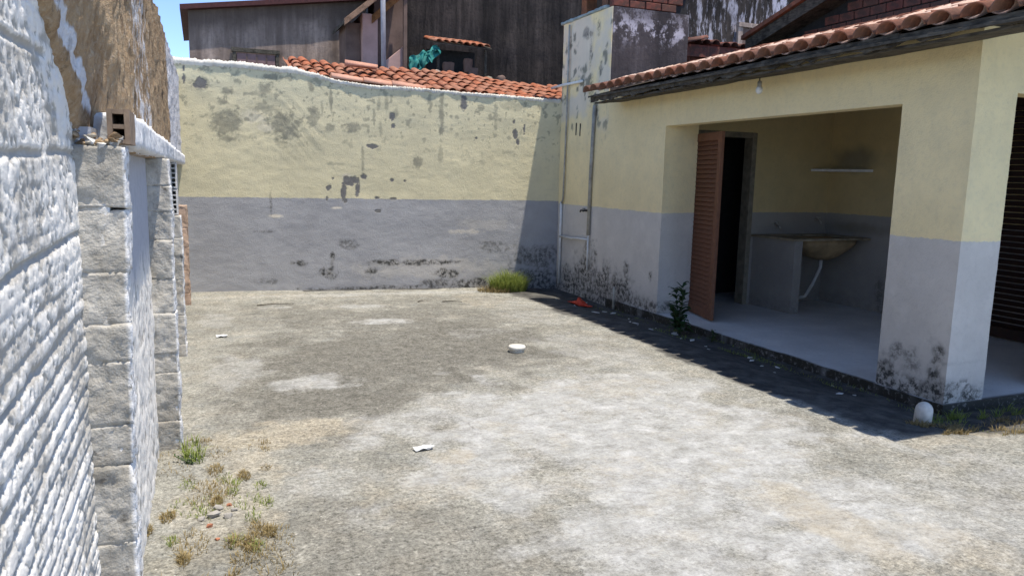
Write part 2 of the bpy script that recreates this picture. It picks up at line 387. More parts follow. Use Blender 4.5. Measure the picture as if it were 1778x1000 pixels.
def grid_mesh(name, P, attrs=None, back=None, smooth=True, flip=False):
    """P: (nu, nv, 3) front surface; back: vector to extrude the rim for a closed slab"""
    nu, nv = P.shape[:2]
    V = P.reshape(-1, 3); idx = np.arange(nu * nv).reshape(nu, nv)
    q = np.stack([idx[:-1, :-1], idx[1:, :-1], idx[1:, 1:], idx[:-1, 1:]], -1).reshape(-1, 4)
    if flip: q = q[:, ::-1]
    faces = [q]
    nfront = len(q)
    if back is not None:
        rim = np.concatenate([idx[:, 0], idx[-1, 1:], idx[-2::-1, -1], idx[0, -2:0:-1]])
        bv = V[rim] + np.array(back)
        nf = len(V); m = len(rim); n0 = nf + m; V = np.concatenate([V, V[rim], bv]); k = np.arange(m); k2 = (k + 1) % m
        s = np.stack([nf + k, n0 + k, n0 + k2, nf + k2], -1)
        if flip: s = s[:, ::-1]
        faces.append(s)
        # back face as one quad of the four corners
        c = [0, nu - 1, nu - 1 + nv - 1, 2 * (nu - 1) + nv - 1]
        b = np.array([[n0 + c[0], n0 + c[3], n0 + c[2], n0 + c[1]]])
        if flip: b = b[:, ::-1]
        faces.append(b)
    F = np.concatenate(faces)
    me = bpy.data.meshes.new(name)
    me.vertices.add(len(V)); me.vertices.foreach_set('co', V.astype(np.float32).ravel())
    me.loops.add(F.size); me.loops.foreach_set('vertex_index', F.astype(np.int32).ravel())
    me.polygons.add(len(F)); me.polygons.foreach_set('loop_start', np.arange(0, F.size, 4, dtype=np.int32))
    sf = np.zeros(len(F), bool)
    if smooth: sf[:nfront] = True
    me.polygons.foreach_set('use_smooth', sf)
    me.update(calc_edges=True)
    for k, a in (attrs or {}).items():
        at = me.attributes.new(k, 'FLOAT', 'POINT'); full = np.zeros(len(V), np.float32)
        full[:nu * nv] = np.asarray(a, np.float32).ravel()
        if back is not None: full[nu * nv:] = np.concatenate([full[rim], full[rim]])
        at.data.foreach_set('value', full)
    me.validate()
    return me

def lumpy_box(name, x0, x1, y0, y1, z0, z1, step=0.02, amp=0.006, seed=0, rnd=0.012, flat=False):
    """a box with every face subdivided, corners rounded and the surface uneven"""
    bm = bmesh.new()
    def cuts(a, b): return max(2, int(round((b - a) / step)))
    nx, ny, nz = cuts(x0, x1), cuts(y0, y1), cuts(z0, z1)
    vd = {}
    def vert(i, j, k):
        key = (i, j, k)
        if key not in vd: vd[key] = bm.verts.new((x0 + (x1 - x0) * i / nx, y0 + (y1 - y0) * j / ny, z0 + (z1 - z0) * k / nz))
        return vd[key]
    for i in range(nx):
        for j in range(ny):
            bm.faces.new([vert(i, j, 0), vert(i, j + 1, 0), vert(i + 1, j + 1, 0), vert(i + 1, j, 0)])
            bm.faces.new([vert(i, j, nz), vert(i + 1, j, nz), vert(i + 1, j + 1, nz), vert(i, j + 1, nz)])
    for i in range(nx):
        for k in range(nz):
            bm.faces.new([vert(i, 0, k), vert(i + 1, 0, k), vert(i + 1, 0, k + 1), vert(i, 0, k + 1)])
            bm.faces.new([vert(i, ny, k), vert(i, ny, k + 1), vert(i + 1, ny, k + 1), vert(i + 1, ny, k)])
    for j in range(ny):
        for k in range(nz):
            bm.faces.new([vert(0, j, k), vert(0, j, k + 1), vert(0, j + 1, k + 1), vert(0, j + 1, k)])
            bm.faces.new([vert(nx, j, k), vert(nx, j + 1, k), vert(nx, j + 1, k + 1), vert(nx, j, k + 1)])
    c = np.array([v.co[:] for v in bm.verts])
    lo = np.array([x0, y0, z0]) + rnd; hi = np.array([x1, y1, z1]) - rnd
    cl = np.clip(c, lo, hi); d = c - cl; L = np.linalg.norm(d, axis=1, keepdims=True); L[L == 0] = 1
    nrm = d / L
    c2 = cl + nrm * rnd
    n1 = fbm(c[:, 0] * 1.7 + c[:, 1] * 1.0 + seed, c[:, 2] + c[:, 1] * 0.63, 9, 4, seed % 13) - 0.5
    n2 = fbm(c[:, 1] * 1.3 - c[:, 0], c[:, 2] * 1.1 + c[:, 0], 50, 2, seed % 7) - 0.5
    c2 += nrm * (n1 * 2 * amp + n2 * amp * 0.8)[:, None]
    edge = (np.abs(nrm) > 0.25).sum(1) > 1
    for v, p in zip(bm.verts, c2): v.co = p
    me = bpy.data.meshes.new(name); bm.to_mesh(me); bm.free()
    me.polygons.foreach_set('use_smooth', [True] * len(me.polygons))
    if flat: me.polygons.foreach_set('use_smooth', [False] * len(me.polygons))
    at = me.attributes.new('edge', 'FLOAT', 'POINT')
    e = (c[:, 0] > x1 - 0.004).astype(np.float32)
    at.data.foreach_set('value', e)
    return me

def hull(name, c, r, seed, n=16):
    rr_ = random.Random(seed); bm = bmesh.new()
    for i in range(n):
        v = Vector((rr_.gauss(0, 1), rr_.gauss(0, 1), rr_.gauss(0, 1))).normalized() * (.75 + .35 * rr_.random())
        bm.verts.new((c[0] + v.x * r[0], c[1] + v.y * r[1], c[2] + v.z * r[2]))
    res = bmesh.ops.convex_hull(bm, input=bm.verts)
    for v in [v for v in bm.verts if not v.link_faces]: bm.verts.remove(v)
    bmesh.ops.recalc_face_normals(bm, faces=bm.faces)
    me = bpy.data.meshes.new(name); bm.to_mesh(me); bm.free(); return me

def wall_grid(name, p0, u, v, nu, nv, disp, attrs, thick, parent, mat, flip=False, top=None):
    """uneven plastered slab: p0 + s*u + t*v, normal pushed by disp(S, T), closed backwards by thick"""
    u = np.array(u, float); v = np.array(v, float); n = np.cross(u, v); n /= np.linalg.norm(n)
    if flip: n = -n
    s, t = np.meshgrid(np.linspace(0, 1, nu), np.linspace(0, 1, nv), indexing='ij')
    P = np.array(p0) + s[..., None] * u + t[..., None] * v
    if top is not None: P[..., 2] = P[0, 0, 2] + t * (top(P[..., 0], P[..., 1]) - P[0, 0, 2])
    D = disp(P)
    P = P + n * D[..., None]
    A = attrs(P) if attrs else {}
    me = grid_mesh(name, P, A, back=-n * thick, flip=flip)
    return link(name, me, mat, parent)

# ------------------------------------------------------------------ ground
def ground_z(X, Y):
    z = -0.014 * np.clip(X, 0, 5) * sm(6.0, 10.0, Y)
    gut = sm(4.15, 4.7, X) * sm(2.6, 3.6, Y)
    z = z - 0.075 * gut * (1 - 0.55 * sm(8.2, 9.6, Y))
    z = z + 0.008 * (fbm(X, Y, 1.2, 3, 4) - 0.5) + 0.006 * (fbm(X, Y, 9, 3, 9) - 0.5)
    return z
def build_ground():
    xs = np.concatenate([[-60, -30, -12, -5, -2], np.arange(-0.9, 5.1, 0.022), [5.4, 6, 8, 12, 20, 40, 60]])
    ys = np.concatenate([[-60, -30, -12, -5, -2, 0], np.arange(1.2, 10.5, 0.026), [11, 12, 15, 20, 40, 80]])
    X, Y = np.meshgrid(xs, ys, indexing='ij')
    Z = ground_z(X, Y)
    n = fbm(X, Y, 1.6, 5, 2) - 0.5
    def B(l, seed, ns=3.0, na=0.8, soft=0.4): return blobs(X, Y, l, seed, ns, na, soft)
    pale = B([(2.35, 3.55, 1.15, 1.35, 1), (1.75, 2.6, .55, .6, .85), (2.75, 4.55, .7, .7, .8), (3.0, 2.6, .55, .6, .75), (1.75, 4.4, .5, .5, .6),
              (1.35, 3.55, .35, .4, .75), (3.55, 2.2, .7, .8, .45), (3.2, 5.6, .35, .5, .45), (2.45, 6.9, .4, .22, .2)], 3)
    pale2 = B([(.72, 5.55, .26, .2, .8), (1.75, 7.75, .35, .16, .8), (1.72, 8.8, .28, .14, .6), (.2, 6.1, .2, .5, .5), (.1, 8.2, .16, .5, .45), (1.15, 4.55, .4, .12, .5),
               (2.2, 9.75, 2.6, .12, .5), (3.4, 7.6, .35, .5, .35), (3.5, 8.6, .3, .5, .3), (.55, 3.7, .3, .2, .4), (0.75, 8.9, .2, .08, .5), (3.25, 6.4, .4, .3, .4)], 8, 5.0, 0.6)
    pale = np.maximum(pale, pale2)
    dark = B([(.3, 5.6, .35, .9, .55), (.4, 8.3, .8, .8, .5), (3.2, 7.6, .5, .9, .4), (2.3, 9.0, 1.5, .4, .5), (3.3, 6.3, .4, .5, .5), (1.2, 6.1, .95, 1.4, 1), (2.25, 6.5, .9, 1.1, 1), (1.9, 7.9, 1.3, .7, .75), (.65, 7.0, .4, .9, .6), (.45, 2.9, .6, .55, .6), (.75, 5.2, .55, .5, 1), (1.25, 2.75, .35, .25, .5), (.6, 4.35, .35, .25, .7), (2.6, 7.5, .7, .5, .7),
              (3.5, 3.6, .25, .5, .35), (3.9, 2.2, .6, .5, .4), (1.55, 5.6, .6, .6, .8), (1.5, 2.3, .4, .3, .45)], 5, 2.6)
    sand = B([(0.0, 3.45, .22, .5, .4), (.45, 4.45, .42, .2, .75), (.1, 3.6, .25, .6, .5), (2.8, 4.75, .4, .3, .35), (2.65, 2.5, .16, .4, .6), (3.05, 2.05, .18, .25, .5), (1.25, 3.8, .16, .12, .55), (3.3, 8.9, .4, .5, .4), (.9, 3.4, .3, .3, .35), (1.9, 3.3, .5, .2, .28), (4.2, 3.1, .3, .15, .5), (4.8, 3.25, .4, .15, .9), (.6, 9.8, .9, .2, .35)], 12, 3.5)
    moss_shade = np.clip(sm(3.70, 4.05, X + 0.35 * n) * sm(2.9, 3.4, Y + .4 * n) * (1 - sm(10.2, 10.4, Y)), 0, 1)  # eave's cast shadow painted into the ground colour, with the gutter moss
    moss_shade = np.maximum(moss_shade, 0.8 * sm(9.95, 10.15, Y + 0.3 * n) * (X > 1.2))
    P = np.stack([X, Y, Z], -1)
    me = grid_mesh('ground', P, dict(pale=np.clip(pale, 0, 1), dark=dark, sand=sand, moss_shade=moss_shade))
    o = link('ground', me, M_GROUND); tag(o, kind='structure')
build_ground()

# ------------------------------------------------------------------ back boundary wall
BW0 = np.array([-0.60, 10.29]); BW1 = np.array([4.96, 10.037])
def back_y(x): return BW0[1] + (np.asarray(x) - BW0[0]) * (BW1[1] - BW0[1]) / (BW1[0] - BW0[0])
def back_top(x):
    return np.interp(x, [-.6, -.15, .39, 1.15, 1.45, 1.65, 2.1, 2.7, 3.36, 4.04, 4.79, 5], [2.86, 2.845, 2.845, 2.82, 2.78, 2.735, 2.69, 2.695, 2.675, 2.665, 2.65, 2.65])
def px_back(px, py):
    d = RW @ np.array([px - 889, py - 500, 1300.0]); n = np.array([-(BW1[1] - BW0[1]), BW1[0] - BW0[0], 0]);
    a = np.array([BW0[0], BW0[1], 0]); C = np.array([0, 0, 1.55]); t = ((a - C) @ n) / (d @ n); p = C + t * d; return p[0], p[2]
def zb(cx, cy, rx, ry, st=1.0):
    x, z = px_back(300 + cx / 2.381, 100 + cy / 2.381); x2, _ = px_back(300 + (cx + rx) / 2.381, 100 + cy / 2.381); _, z2 = px_back(300 + cx / 2.381, 100 + (cy + ry) / 2.381)
    return (x, z, max(abs(x2 - x), .015), max(abs(z2 - z), .015), st)
back_wall = thing('boundary_wall', (2.2, 10.2, 0), 'long yellow and grey painted back wall with peeling patches below the tiled roof', 'wall')
def _bw():
    nu, nv = 460, 250
    def attrs(P):
        U, V = P[..., 0], P[..., 2]
        peel = blobs(U, V, [zb(*a) for a in [(705, 555, 12, 42), (738, 512, 36, 20), (762, 545, 12, 30), (790, 493, 14, 12), (645, 540, 9, 10), (662, 500, 6, 6), (905, 507, 9, 6), (960, 512, 4, 7), (1202, 190, 15, 30),
                (910, 285, 8, 9), (908, 243, 11, 15), (1414, 318, 11, 20), (1426, 350, 7, 12), (1410, 268, 4, 8), (850, 635, 14, 7), (712, 592, 9, 10), (845, 580, 10, 6), (910, 585, 12, 3), (637, 583, 4, 8),
                (825, 368, 22, 9), (45, 45, 5, 12), (45, 90, 4, 20), (112, 108, 26, 20), (1452, 300, 4, 20), (1255, 335, 5, 6)]], 21, 16, 0.55, 0.12)
        soft = blobs(U, V, [zb(*a) for a in [(112, 110, 38, 30, .8), (222, 280, 58, 55, .85), (385, 130, 32, 26, .8), (230, 142, 32, 14, .8), (465, 285, 62, 50, .9), (400, 215, 50, 22, .6), (580, 232, 22, 26, .8), (572, 125, 14, 24, .8), (738, 285, 30, 18, .85),
                (648, 288, 16, 12, .8), (1112, 240, 9, 90, .8), (1105, 400, 9, 35, .5), (852, 185, 7, 30, .6), (884, 185, 6, 45, .6), (920, 225, 10, 20, .6), (655, 180, 6, 45, .8), (618, 210, 4, 40, .6), (425, 82, 45, 12, .8), (1010, 432, 18, 26, .8), (330, 150, 30, 8, .6), (1335, 240, 9, 55, .6), (1280, 430, 14, 14, .4), (1240, 430, 10, 8, .4),
                (210, 185, 20, 8, .7), (860, 300, 6, 30, .5), (690, 245, 6, 6, .8), (715, 150, 7, 6, .7), (795, 153, 8, 5, .7), (1400, 200, 50, 20, .4), (670, 440, 50, 8, .5), (785, 425, 3, 50, .6), (785, 420, 18, 4, .6), (800, 258, 12, 6, .6), (1110, 300, 10, 20, .9), (450, 350, 30, 5, .6)]], 31, 14, 0.85, 0.3)
        soft *= 0.75 + 0.5 * (fbm(U, V, 22, 3, 14) - .3)
        spots = np.maximum(sm(0.68, 0.75, fbm(U, V, 13, 3, 6)), sm(.72, .78, fbm(U, V * .6, 30, 3, 16))) * sm(1.5, 2.3, V) * 0.6
        soft = np.clip(np.maximum(soft, spots), 0, 1)
        mould = blobs(U, V, [zb(*a) for a in [(1000, 848, 130, 10), (880, 845, 60, 10), (1150, 845, 45, 8), (820, 882, 22, 12), (1130, 890, 60, 16), (1240, 935, 70, 24), (1500, 930, 90, 60, .9), (525, 850, 24, 12), (640, 895, 26, 22), (660, 835, 10, 30), (720, 775, 40, 20, .6), (1080, 935, 60, 16, .8),
                (1330, 780, 60, 22, .6), (1500, 830, 80, 40, .7), (400, 925, 40, 10, .5), (900, 950, 340, 8, .9), (380, 720, 50, 5, .5), (405, 610, 3, 40, .9), (500, 850, 12, 6)]], 41, 10, 0.8, 0.45)
        base = sm(0.10, 0.0, V + 0.06) * sm(1.2, 2.2, U) * 0.75
        pale = blobs(U, V, [zb(*a) for a in [(420, 655, 24, 6), (680, 622, 20, 5), (1210, 720, 60, 8, .5), (150, 30, 200, 8, .6), (340, 250, 40, 30, .35), (380, 290, 50, 14, .35), (720, 490, 18, 10, .5), (1000, 135, 300, 8, .45), (1050, 870, 250, 40, .25), (1300, 690, 90, 20, .2)]], 51, 9, .7, .4)
        return dict(peel=peel, soft=soft, mould=np.maximum(mould, base), pale=np.clip(pale, 0, 1))
    def disp(P):
        U, V = P[..., 0], P[..., 2]
        d = 0.016 * (fbm(U, V * 1.4, 2.0, 4, 3) - 0.5) + 0.004 * (fbm(U * 0.5, V, 16, 4, 8) - 0.5)
        lump = blobs(U, V, [(0.75, 2.25, .5, .35, 1), (1.2, 2.0, .4, .3, .8)], 3, 3, .3, .6)
        w = fbm(U + 0.6 * V, V * 1.3 + .3 * np.sin(U * 5), 5.5, 3, 77)
        return d + lump * 0.010 * (np.abs(w - .5) * 2 - .25)
    s0 = (BW0[0], BW0[1], -0.2); uu = (BW1[0] - BW0[0], BW1[1] - BW0[1], 0)
    wall_grid('wall', s0, uu, (0, 0, 3.0), nu, nv, disp, attrs, 0.16, back_wall, M_PAINTB,
              top=lambda x, y: back_top(x) + 0.03 * (fbm(x, y * 0, 6, 3, 5) - .5))
    # lime mortar coping laid roughly along the top
    m = MB(); n = 520; rows = []
    for i in range(n):
        x = -0.58 + 5.44 * i / (n - 1); y = float(back_y(x)); t = float(back_top(x))
        w = 0.035 * (fbm(x, 0.3, 5, 3, 1) - 0.5); h = (0.035 + 0.06 * max(0, float(fbm(x, 1.7, 6.5, 3, 2)) - .35)) * (1 - .75 * float(sm(1.2, 1.7, x)))
        for (dy, dz) in ((-0.004 + .6 * w, -0.035 + .5 * w), (-0.022 + w, 0.0), (-0.01 + w, h * .8), (0.06, h), (0.14, h * .7), (0.165, -0.02)):
            m.v.append((x, y + dy, t + dz + 0.020 * (random.random() - .5)))
    for i in range(n - 1):
        for k in range(5):
            a = i * 6 + k; m.f.append((a, a + 6, a + 7, a + 1))
    link('coping', m.mesh('coping', True), M_MORTAR, back_wall)
_bw()

# ------------------------------------------------------------------ left boundary wall with pilasters
left_wall = thing('whitewashed_wall', (-0.35, 5, 0), 'rough whitewashed wall with grey pilasters close beside the camera', 'wall')
def _lw():
    XI = -0.30
    # near panel, coarse ridged whitewash
    ys = np.concatenate([np.linspace(-4, 0.8, 14), np.arange(0.9, 2.30, 0.0048)])
    zs = np.arange(-0.05, 2.52, 0.0062)
    Y, Z = np.meshgrid(ys, zs, indexing='ij')
    tilt = Z + 0.010 * np.sin(Y * 2.1) + 0.02 * (fbm(Y * .5, Z, 5, 3, 6) - .5)
    low = sm(1.35, 1.05, Z + .15 * (fbm(Y, Z, 3, 2, 2) - .5))
    wv = tilt / 0.050 + 0.30 * (fbm(Y * .35, Z, 4.0, 3, 7) - .5) * 2
    tri = np.abs(((wv) % 1) - .5) * 2                       # 1 on the groove, 0 on the crest
    groove = sm(.55, .95, tri + .35 * (fbm(Y * .6, Z, 26, 3, 19) - .5)) * (.35 + .65 * low) * sm(.25, .55, fbm(Y * .6, Z, 5, 3, 41) + .25 * low)
    course = sm(0.44, 0.49, np.abs(((tilt + 0.07) / 0.205) % 1 - 0.5)) * sm(.34, .50, fbm(Y, Z * .3, 5, 3, 9)) * (1 - .6 * low)
    lum = fbm(Y * .7, Z, 9, 3, 12); gran = fbm(Y * .75, Z * 1.1, 52, 3, 17, .75); fine = fbm(Y, Z, 120, 2, 27)
    pit = sm(.44, .33, gran)
    H = -0.0055 * groove + 0.006 * (lum - .5) - 0.0035 * pit + 0.003 * (gran - .5) + 0.002 * (fine - .5) - 0.008 * course
    hv = np.clip(0.56 - .42 * groove - .40 * pit - .5 * course + 0.9 * (lum - .5), 0, 1)
    P = np.stack([XI + H, Y, Z], -1)
    link('render_panel', grid_mesh('render_panel', P, dict(hgt=hv), back=(-0.2, 0, 0), flip=True), M_WHITE, left_wall)
    # recessed panels between the pilasters
    for (y0, y1) in ((2.30, 4.60), (4.60, 6.95), (6.95, 10.3)):
        ys = np.arange(y0, y1 + 0.001, (y1 - y0) / 190); zs = np.arange(-0.05, 1.66, 0.012)
        Y, Z = np.meshgrid(ys, zs, indexing='ij')
        sm_top = sm(1.02, 1.22, Z + .12 * (fbm(Y, Z, 4, 3, 2) - .5))
        g = fbm(Y, Z, 28, 4, 23); l = fbm(Y, Z, 7, 3, 4)
        H = (0.014 * (g - .5) + 0.014 * (l - .5)) * (1 - 0.85 * sm_top)
        P = np.stack([XI + 0.035 + H, Y, Z], -1)
        link('render_panel', grid_mesh('render_panel', P, dict(hgt=np.clip(.6 + 1.8 * (g - .5), 0, 1), blue=sm_top * .9), back=(-0.18, 0, 0), flip=True), M_WHITE, left_wall)
    # pilasters: cement-daubed blocks, one above the other
    def pilaster(y0, y1, xo, z1, hs, seed, mat=M_CEMENT, z0=-0.05):
        p = link('pilaster', lumpy_box('pilaster', XI - 0.05, xo - (.045 if y0 < 3 else .012), y0 + 0.005, y1 - .01, z0, z1, 0.03, 0.004, seed, 0.006), mat, left_wall)
        z = z0; i = 0; rr = random.Random(seed)
        while z < z1 - 0.05:
            h = min(hs * (0.55 + 0.95 * rr.random()), z1 - z)
            if z1 - z - h < 0.06: h = z1 - z
            dx = 0.005 * (rr.random() - .5) - (.028 * max(0, 1.6 - z) / 1.2 if y0 < 3 else 0); dy = 0.007 * (rr.random() - .5)
            link('block', lumpy_box('block', XI - 0.03, xo + dx, y0 + dy, y1 + dy, z - .001, z + h + .001, 0.011, 0.013, seed, 0.004), mat, p)
            z += h; i += 1
        return p
    pilaster(2.25, 2.35, -0.180, 1.605, 0.17, 3)
    pilaster(4.40, 4.52, -0.150, 1.60, 0.19, 5)
    pilaster(6.68, 6.84, -0.158, 1.17, 0.20, 8)
    pilaster(9.28, 9.48, -0.158, 1.14, 0.19, 9, M_BRICKW)
    # hollow blocks whose open ends face the camera
    def hollow(x0, x1, y0, y1, z0, z1, nx, nz, mat, parent, wall=0.011):
        m = MB()
        cx = (x1 - x0 - wall) / nx; cz = (z1 - z0 - wall) / nz
        for i in range(nx + 1): m.box(x0 + i * cx, x0 + i * cx + wall, y0, y1, z0, z1)
        for k in range(nz + 1):
            for i in range(nx): m.box(x0 + i * cx + wall + .0005, x0 + (i + 1) * cx - .0005, y0 + 0.001, y1 - .001, z0 + k * cz + .0008, z0 + k * cz + wall - .0008)
        m.box(x0 + .002, x1 - .002, y1 - 0.02, y1 - .003, z0 + .002, z1 - .002)
        return link('hollow_brick', m.mesh('hollow_brick'), mat, parent)
    up = link('pilaster', lumpy_box('pilaster', XI - 0.05, -0.185, 6.87, 6.95, 1.17, 1.61, .03, .004, 4, .01), M_CEMENT, left_wall)
    for k in range(2): hollow(-0.305, -0.180, 6.70, 6.87, 1.18 + k * 0.215, 1.18 + k * 0.215 + 0.20, 3, 5, M_WHITE2, up)
    # lintel beam of hollow blocks, rendered white; its broken end shows two holes
    bm_ = link('lintel_beam', lumpy_box('lintel_beam', XI - 0.04, -0.172, 2.44, 10.0, 1.608, 1.705, .016, .014, 14, .006), M_WHITE3, left_wall)
    hollow(-0.224, -0.170, 2.27, 2.46, 1.612, 1.702, 1, 2, M_TANB, bm_, 0.013)
    # upper wall of bare tan render, above the beam
    ys = np.concatenate([np.arange(1.0, 3.2, 0.010), np.arange(3.2, 10.35, 0.03)]); zs = np.arange(1.50, 1.50 + 1.0 + .001, 0.0125)
    Y, T = np.meshgrid(ys, np.linspace(0, 1, 84), indexing='ij')
    ztop = np.interp(ys, [1, 5, 10.3], [2.47, 2.50, 2.66])[:, None] + 0 * T
    Z = 1.60 + T * (ztop - 1.60)
    edge = 2.27 - 1.75 * (Z - 1.62) + 0.10 * (fbm(Y, Z, 9, 3, 3) - .5)
    st = sm(0.0, 0.11, Y - edge)
    vs = fbm(Y * 1.0, Z * .25, 22, 4, 31); lu = fbm(Y, Z, 9, 4, 33)
    X = -0.345 + 0.062 * st + 0.068 * sm(0.05, 0.75, Y - edge) + (0.030 * (vs - .5) + 0.026 * (lu - .5) + .012 * (fbm(Y, Z * .5, 60, 3, 35) - .5)) * (0.2 + .8 * st)
    wm = 0.22 + 0.65 * sm(6.2, 7.0, Y + .8 * (lu - .5)) + .75 * np.exp(-((Y - edge - 0.20) / 0.055) ** 2) * sm(1.62, 1.78, Z) + 0.25 * sm(2.7, 3.3, Y) * sm(4.5, 3.8, Y)
    P = np.stack([X, Y, Z], -1)
    link('upper_wall', grid_mesh('upper_wall', P, dict(white=np.clip(wm, 0, 1)), back=(-0.16, 0, 0), flip=True), M_ADOBE, left_wall)
    # crumbling mortar over the first pilaster
    rr = random.Random(5)
    for i in range(44):
        x = -0.305 + 0.115 * (i / 43); s = 0.004 + 0.009 * rr.random() ** 2; y = 2.25 + .03 * rr.random(); z = 1.605 + 0.028 * rr.random() + (.012 if i < 7 else 0)
        link('mortar_crumb', hull('mortar_crumb', (x, y, z), (s * 1.5, s * 1.2, s), 60 + i, 12), rr.choice([M_CEMENT, M_ADOBE, M_ADOBE, M_WHITE2]), left_wall)
M_TANB = mat_plain('tan_clay', (0.24, 0.175, 0.125), 0.9, 0.3, 25, 0.5)
M_BRICKW = mat_plain('patched_brick', (0.42, 0.30, 0.22), 0.9, 0.45, 12, 0.5)
M_WHITE2 = mat_plain('whitewashed_clay', (0.62, 0.60, 0.57), 0.9, 0.25, 30, 0.5)
M_WHITE3 = mat_plain('whitewashed_render', (0.70, 0.70, 0.70), 0.9, 0.18, 45, 0.8)
_lw()

# ------------------------------------------------------------------ house with porch
house = thing('porch_house', (6.2, 5.6, 0), 'yellow and grey house with open porch and clay tile eave on the right', 'house')
XR = 4.88
def wall_masks(P, mould_list=(), seed=3, axis=1, basemould=0.35, extra=None):
    U, V = P[..., axis], P[..., 2]
    mould = blobs(U, V, list(mould_list), seed, 7, .9, .5) if mould_list else np.zeros_like(U)
    n = fbm(U, V, 7, 4, seed + 2)
    mould = np.maximum(mould, basemould * sm(0.22, -0.05, V - .25 * (n - .4)))
    d = dict(mould=np.clip(mould, 0, 1), streak=0.25 * sm(2.0, 2.6, V))
    if extra: d.update(extra(U, V))
    return d
def plaster(P, axis=1, a=0.010):
    U, V = P[..., axis], P[..., 2]
    return a * (fbm(U, V, 2.1, 4, 5) - .5) + a * .35 * (fbm(U, V, 18, 3, 6) - .5)
def block_wall(name, x0, x1, y0, y1, z0, z1, parent, mat, faces=('-x', '-y'), step=0.03, mould=(), basemould=.35, mouldy=(), extra=None):
    """masonry block: uneven plaster on one face, closed slab behind it; a second slab makes the return"""
    first = True
    for f in faces:
        if f == '-x':
            nu = max(4, int((y1 - y0) / step)); nv = max(4, int((z1 - z0) / step))
            o = wall_grid(name, (x0, y0, z0), (0, y1 - y0, 0), (0, 0, z1 - z0), nu, nv, lambda P: plaster(P), lambda P: wall_masks(P, mould, 3, 1, basemould, extra), (x1 - x0) if len(faces) == 1 else min(x1 - x0, .4), parent, mat, flip=True)
        if f == '-y':
            nu = max(4, int((x1 - x0) / step)); nv = max(4, int((z1 - z0) / step))
            o = wall_grid(name if len(faces) == 1 else name + '_return', (x0 + (0.006 if len(faces) > 1 else 0), y0, z0), (x1 - x0 - (0.006 if len(faces) > 1 else 0), 0, 0), (0, 0, z1 - z0), nu, nv, lambda P: plaster(P, 0), lambda P: wall_masks(P, mouldy, 9, 0, basemould), min(y1 - y0, .3), parent, mat)
    return o
def solid(name, m, mat, parent, bev=0.004):
    return link(name, m.bev(name, bev) if bev else m.mesh(name), mat, parent)

side_mould = [(8.25, 0.12, .35, .2, 1), (8.6, .15, .2, .3, 1), (7.6, .03, .35, .10, .9), (8.05, .42, .05, .10, .8), (7.5, .42, .03, .04, .9), (8.3, .3, .05, .2, .7)]
block_wall('side_wall', XR, 5.33, 7.33, 8.655, -0.15, 2.62, house, M_PAINT, ('-x', '-y'), mould=side_mould)
block_wall('lintel', XR, 5.04, 4.21, 7.33, 2.15, 2.62, house, M_PAINT, ('-x',), basemould=0)
pil_m = [(3.95, .0, .35, .13, 1), (3.72, .12, .06, .22, 1), (4.12, .05, .12, .12, 1), (3.9, .25, .08, .08, .6), (4.05, .3, .04, .05, .7)]
block_wall('pillar', XR, 5.285, 3.62, 4.21, -0.15, 2.62, house, M_PAINT, ('-x', '-y'), step=.02, mould=pil_m, mouldy=[(5.0, .02, .25, .06, .8), (5.2, .0, .15, .08, .8)])
block_wall('front_lintel', 5.285, 7.95, 3.62, 3.77, 2.20, 2.62, house, M_PAINT, ('-y',), basemould=0)
# porch room
block_wall('unseen_front_wall', 6.05, 7.60, 3.62, 3.77, -.15, 2.195, house, M_PAINT, ('-y',))  # unseen wall, added to cut the light entering the porch
YA_ = 7.60; XB = 7.62
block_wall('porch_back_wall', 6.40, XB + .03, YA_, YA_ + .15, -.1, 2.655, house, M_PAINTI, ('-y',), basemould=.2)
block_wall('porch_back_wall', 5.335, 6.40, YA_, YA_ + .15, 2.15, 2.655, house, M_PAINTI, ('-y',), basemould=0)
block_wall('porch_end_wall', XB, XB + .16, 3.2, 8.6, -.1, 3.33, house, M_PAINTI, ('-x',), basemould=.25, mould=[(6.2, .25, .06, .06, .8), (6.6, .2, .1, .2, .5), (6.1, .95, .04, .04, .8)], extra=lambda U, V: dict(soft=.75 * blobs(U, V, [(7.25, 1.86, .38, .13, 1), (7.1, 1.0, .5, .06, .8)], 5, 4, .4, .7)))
m = MB().box(5.34, XB, 8.50, 8.60, -.1, 2.655); solid('inner_room_wall', m, M_DARK, house, 0)  # coloured black in place of the unlit room's shade
m = MB().box(5.06, 7.60, 3.79, 8.49, 2.66, 2.70); solid('ceiling', m, M_ROT, house, 0)
# porch floor
def _floor():
    xs = np.linspace(4.855, 7.62, 110); ys = np.linspace(3.60, 8.5, 190)
    X, Y = np.meshgrid(xs, ys, indexing='ij')
    wob = 0.03 * (fbm(Y, X * 0, 4, 3, 3) - .5) * (X < 4.9)
    Z = 0.0 + .003 * (fbm(X, Y, 3, 3, 3) - .5)
    ms = np.maximum(sm(4.90, 4.858, X + .06 * (fbm(X, Y, 9, 3, 3) - .5)), sm(3.66, 3.605, Y))
    link('floor', grid_mesh('floor', np.stack([X + wob, Y, Z], -1), dict(moss_shade=ms), back=(0, 0, -.16)), M_FLOOR, house)
_floor()
# door frame in the porch back wall
fr = MB().box(6.33, 6.40, YA_ - .012, YA_ + .14, 0, 2.145); fo = solid('door_frame', fr, M_FRAME, house, .004)
solid('frame_head', MB().box(5.36, 6.329, YA_ - .010, YA_ + .14, 2.085, 2.148), M_FRAME, fo, .004)
solid('frame_post', MB().box(5.34, 5.40, YA_ - .012, YA_ + .14, 0, 2.083), M_FRAME, fo, .004)
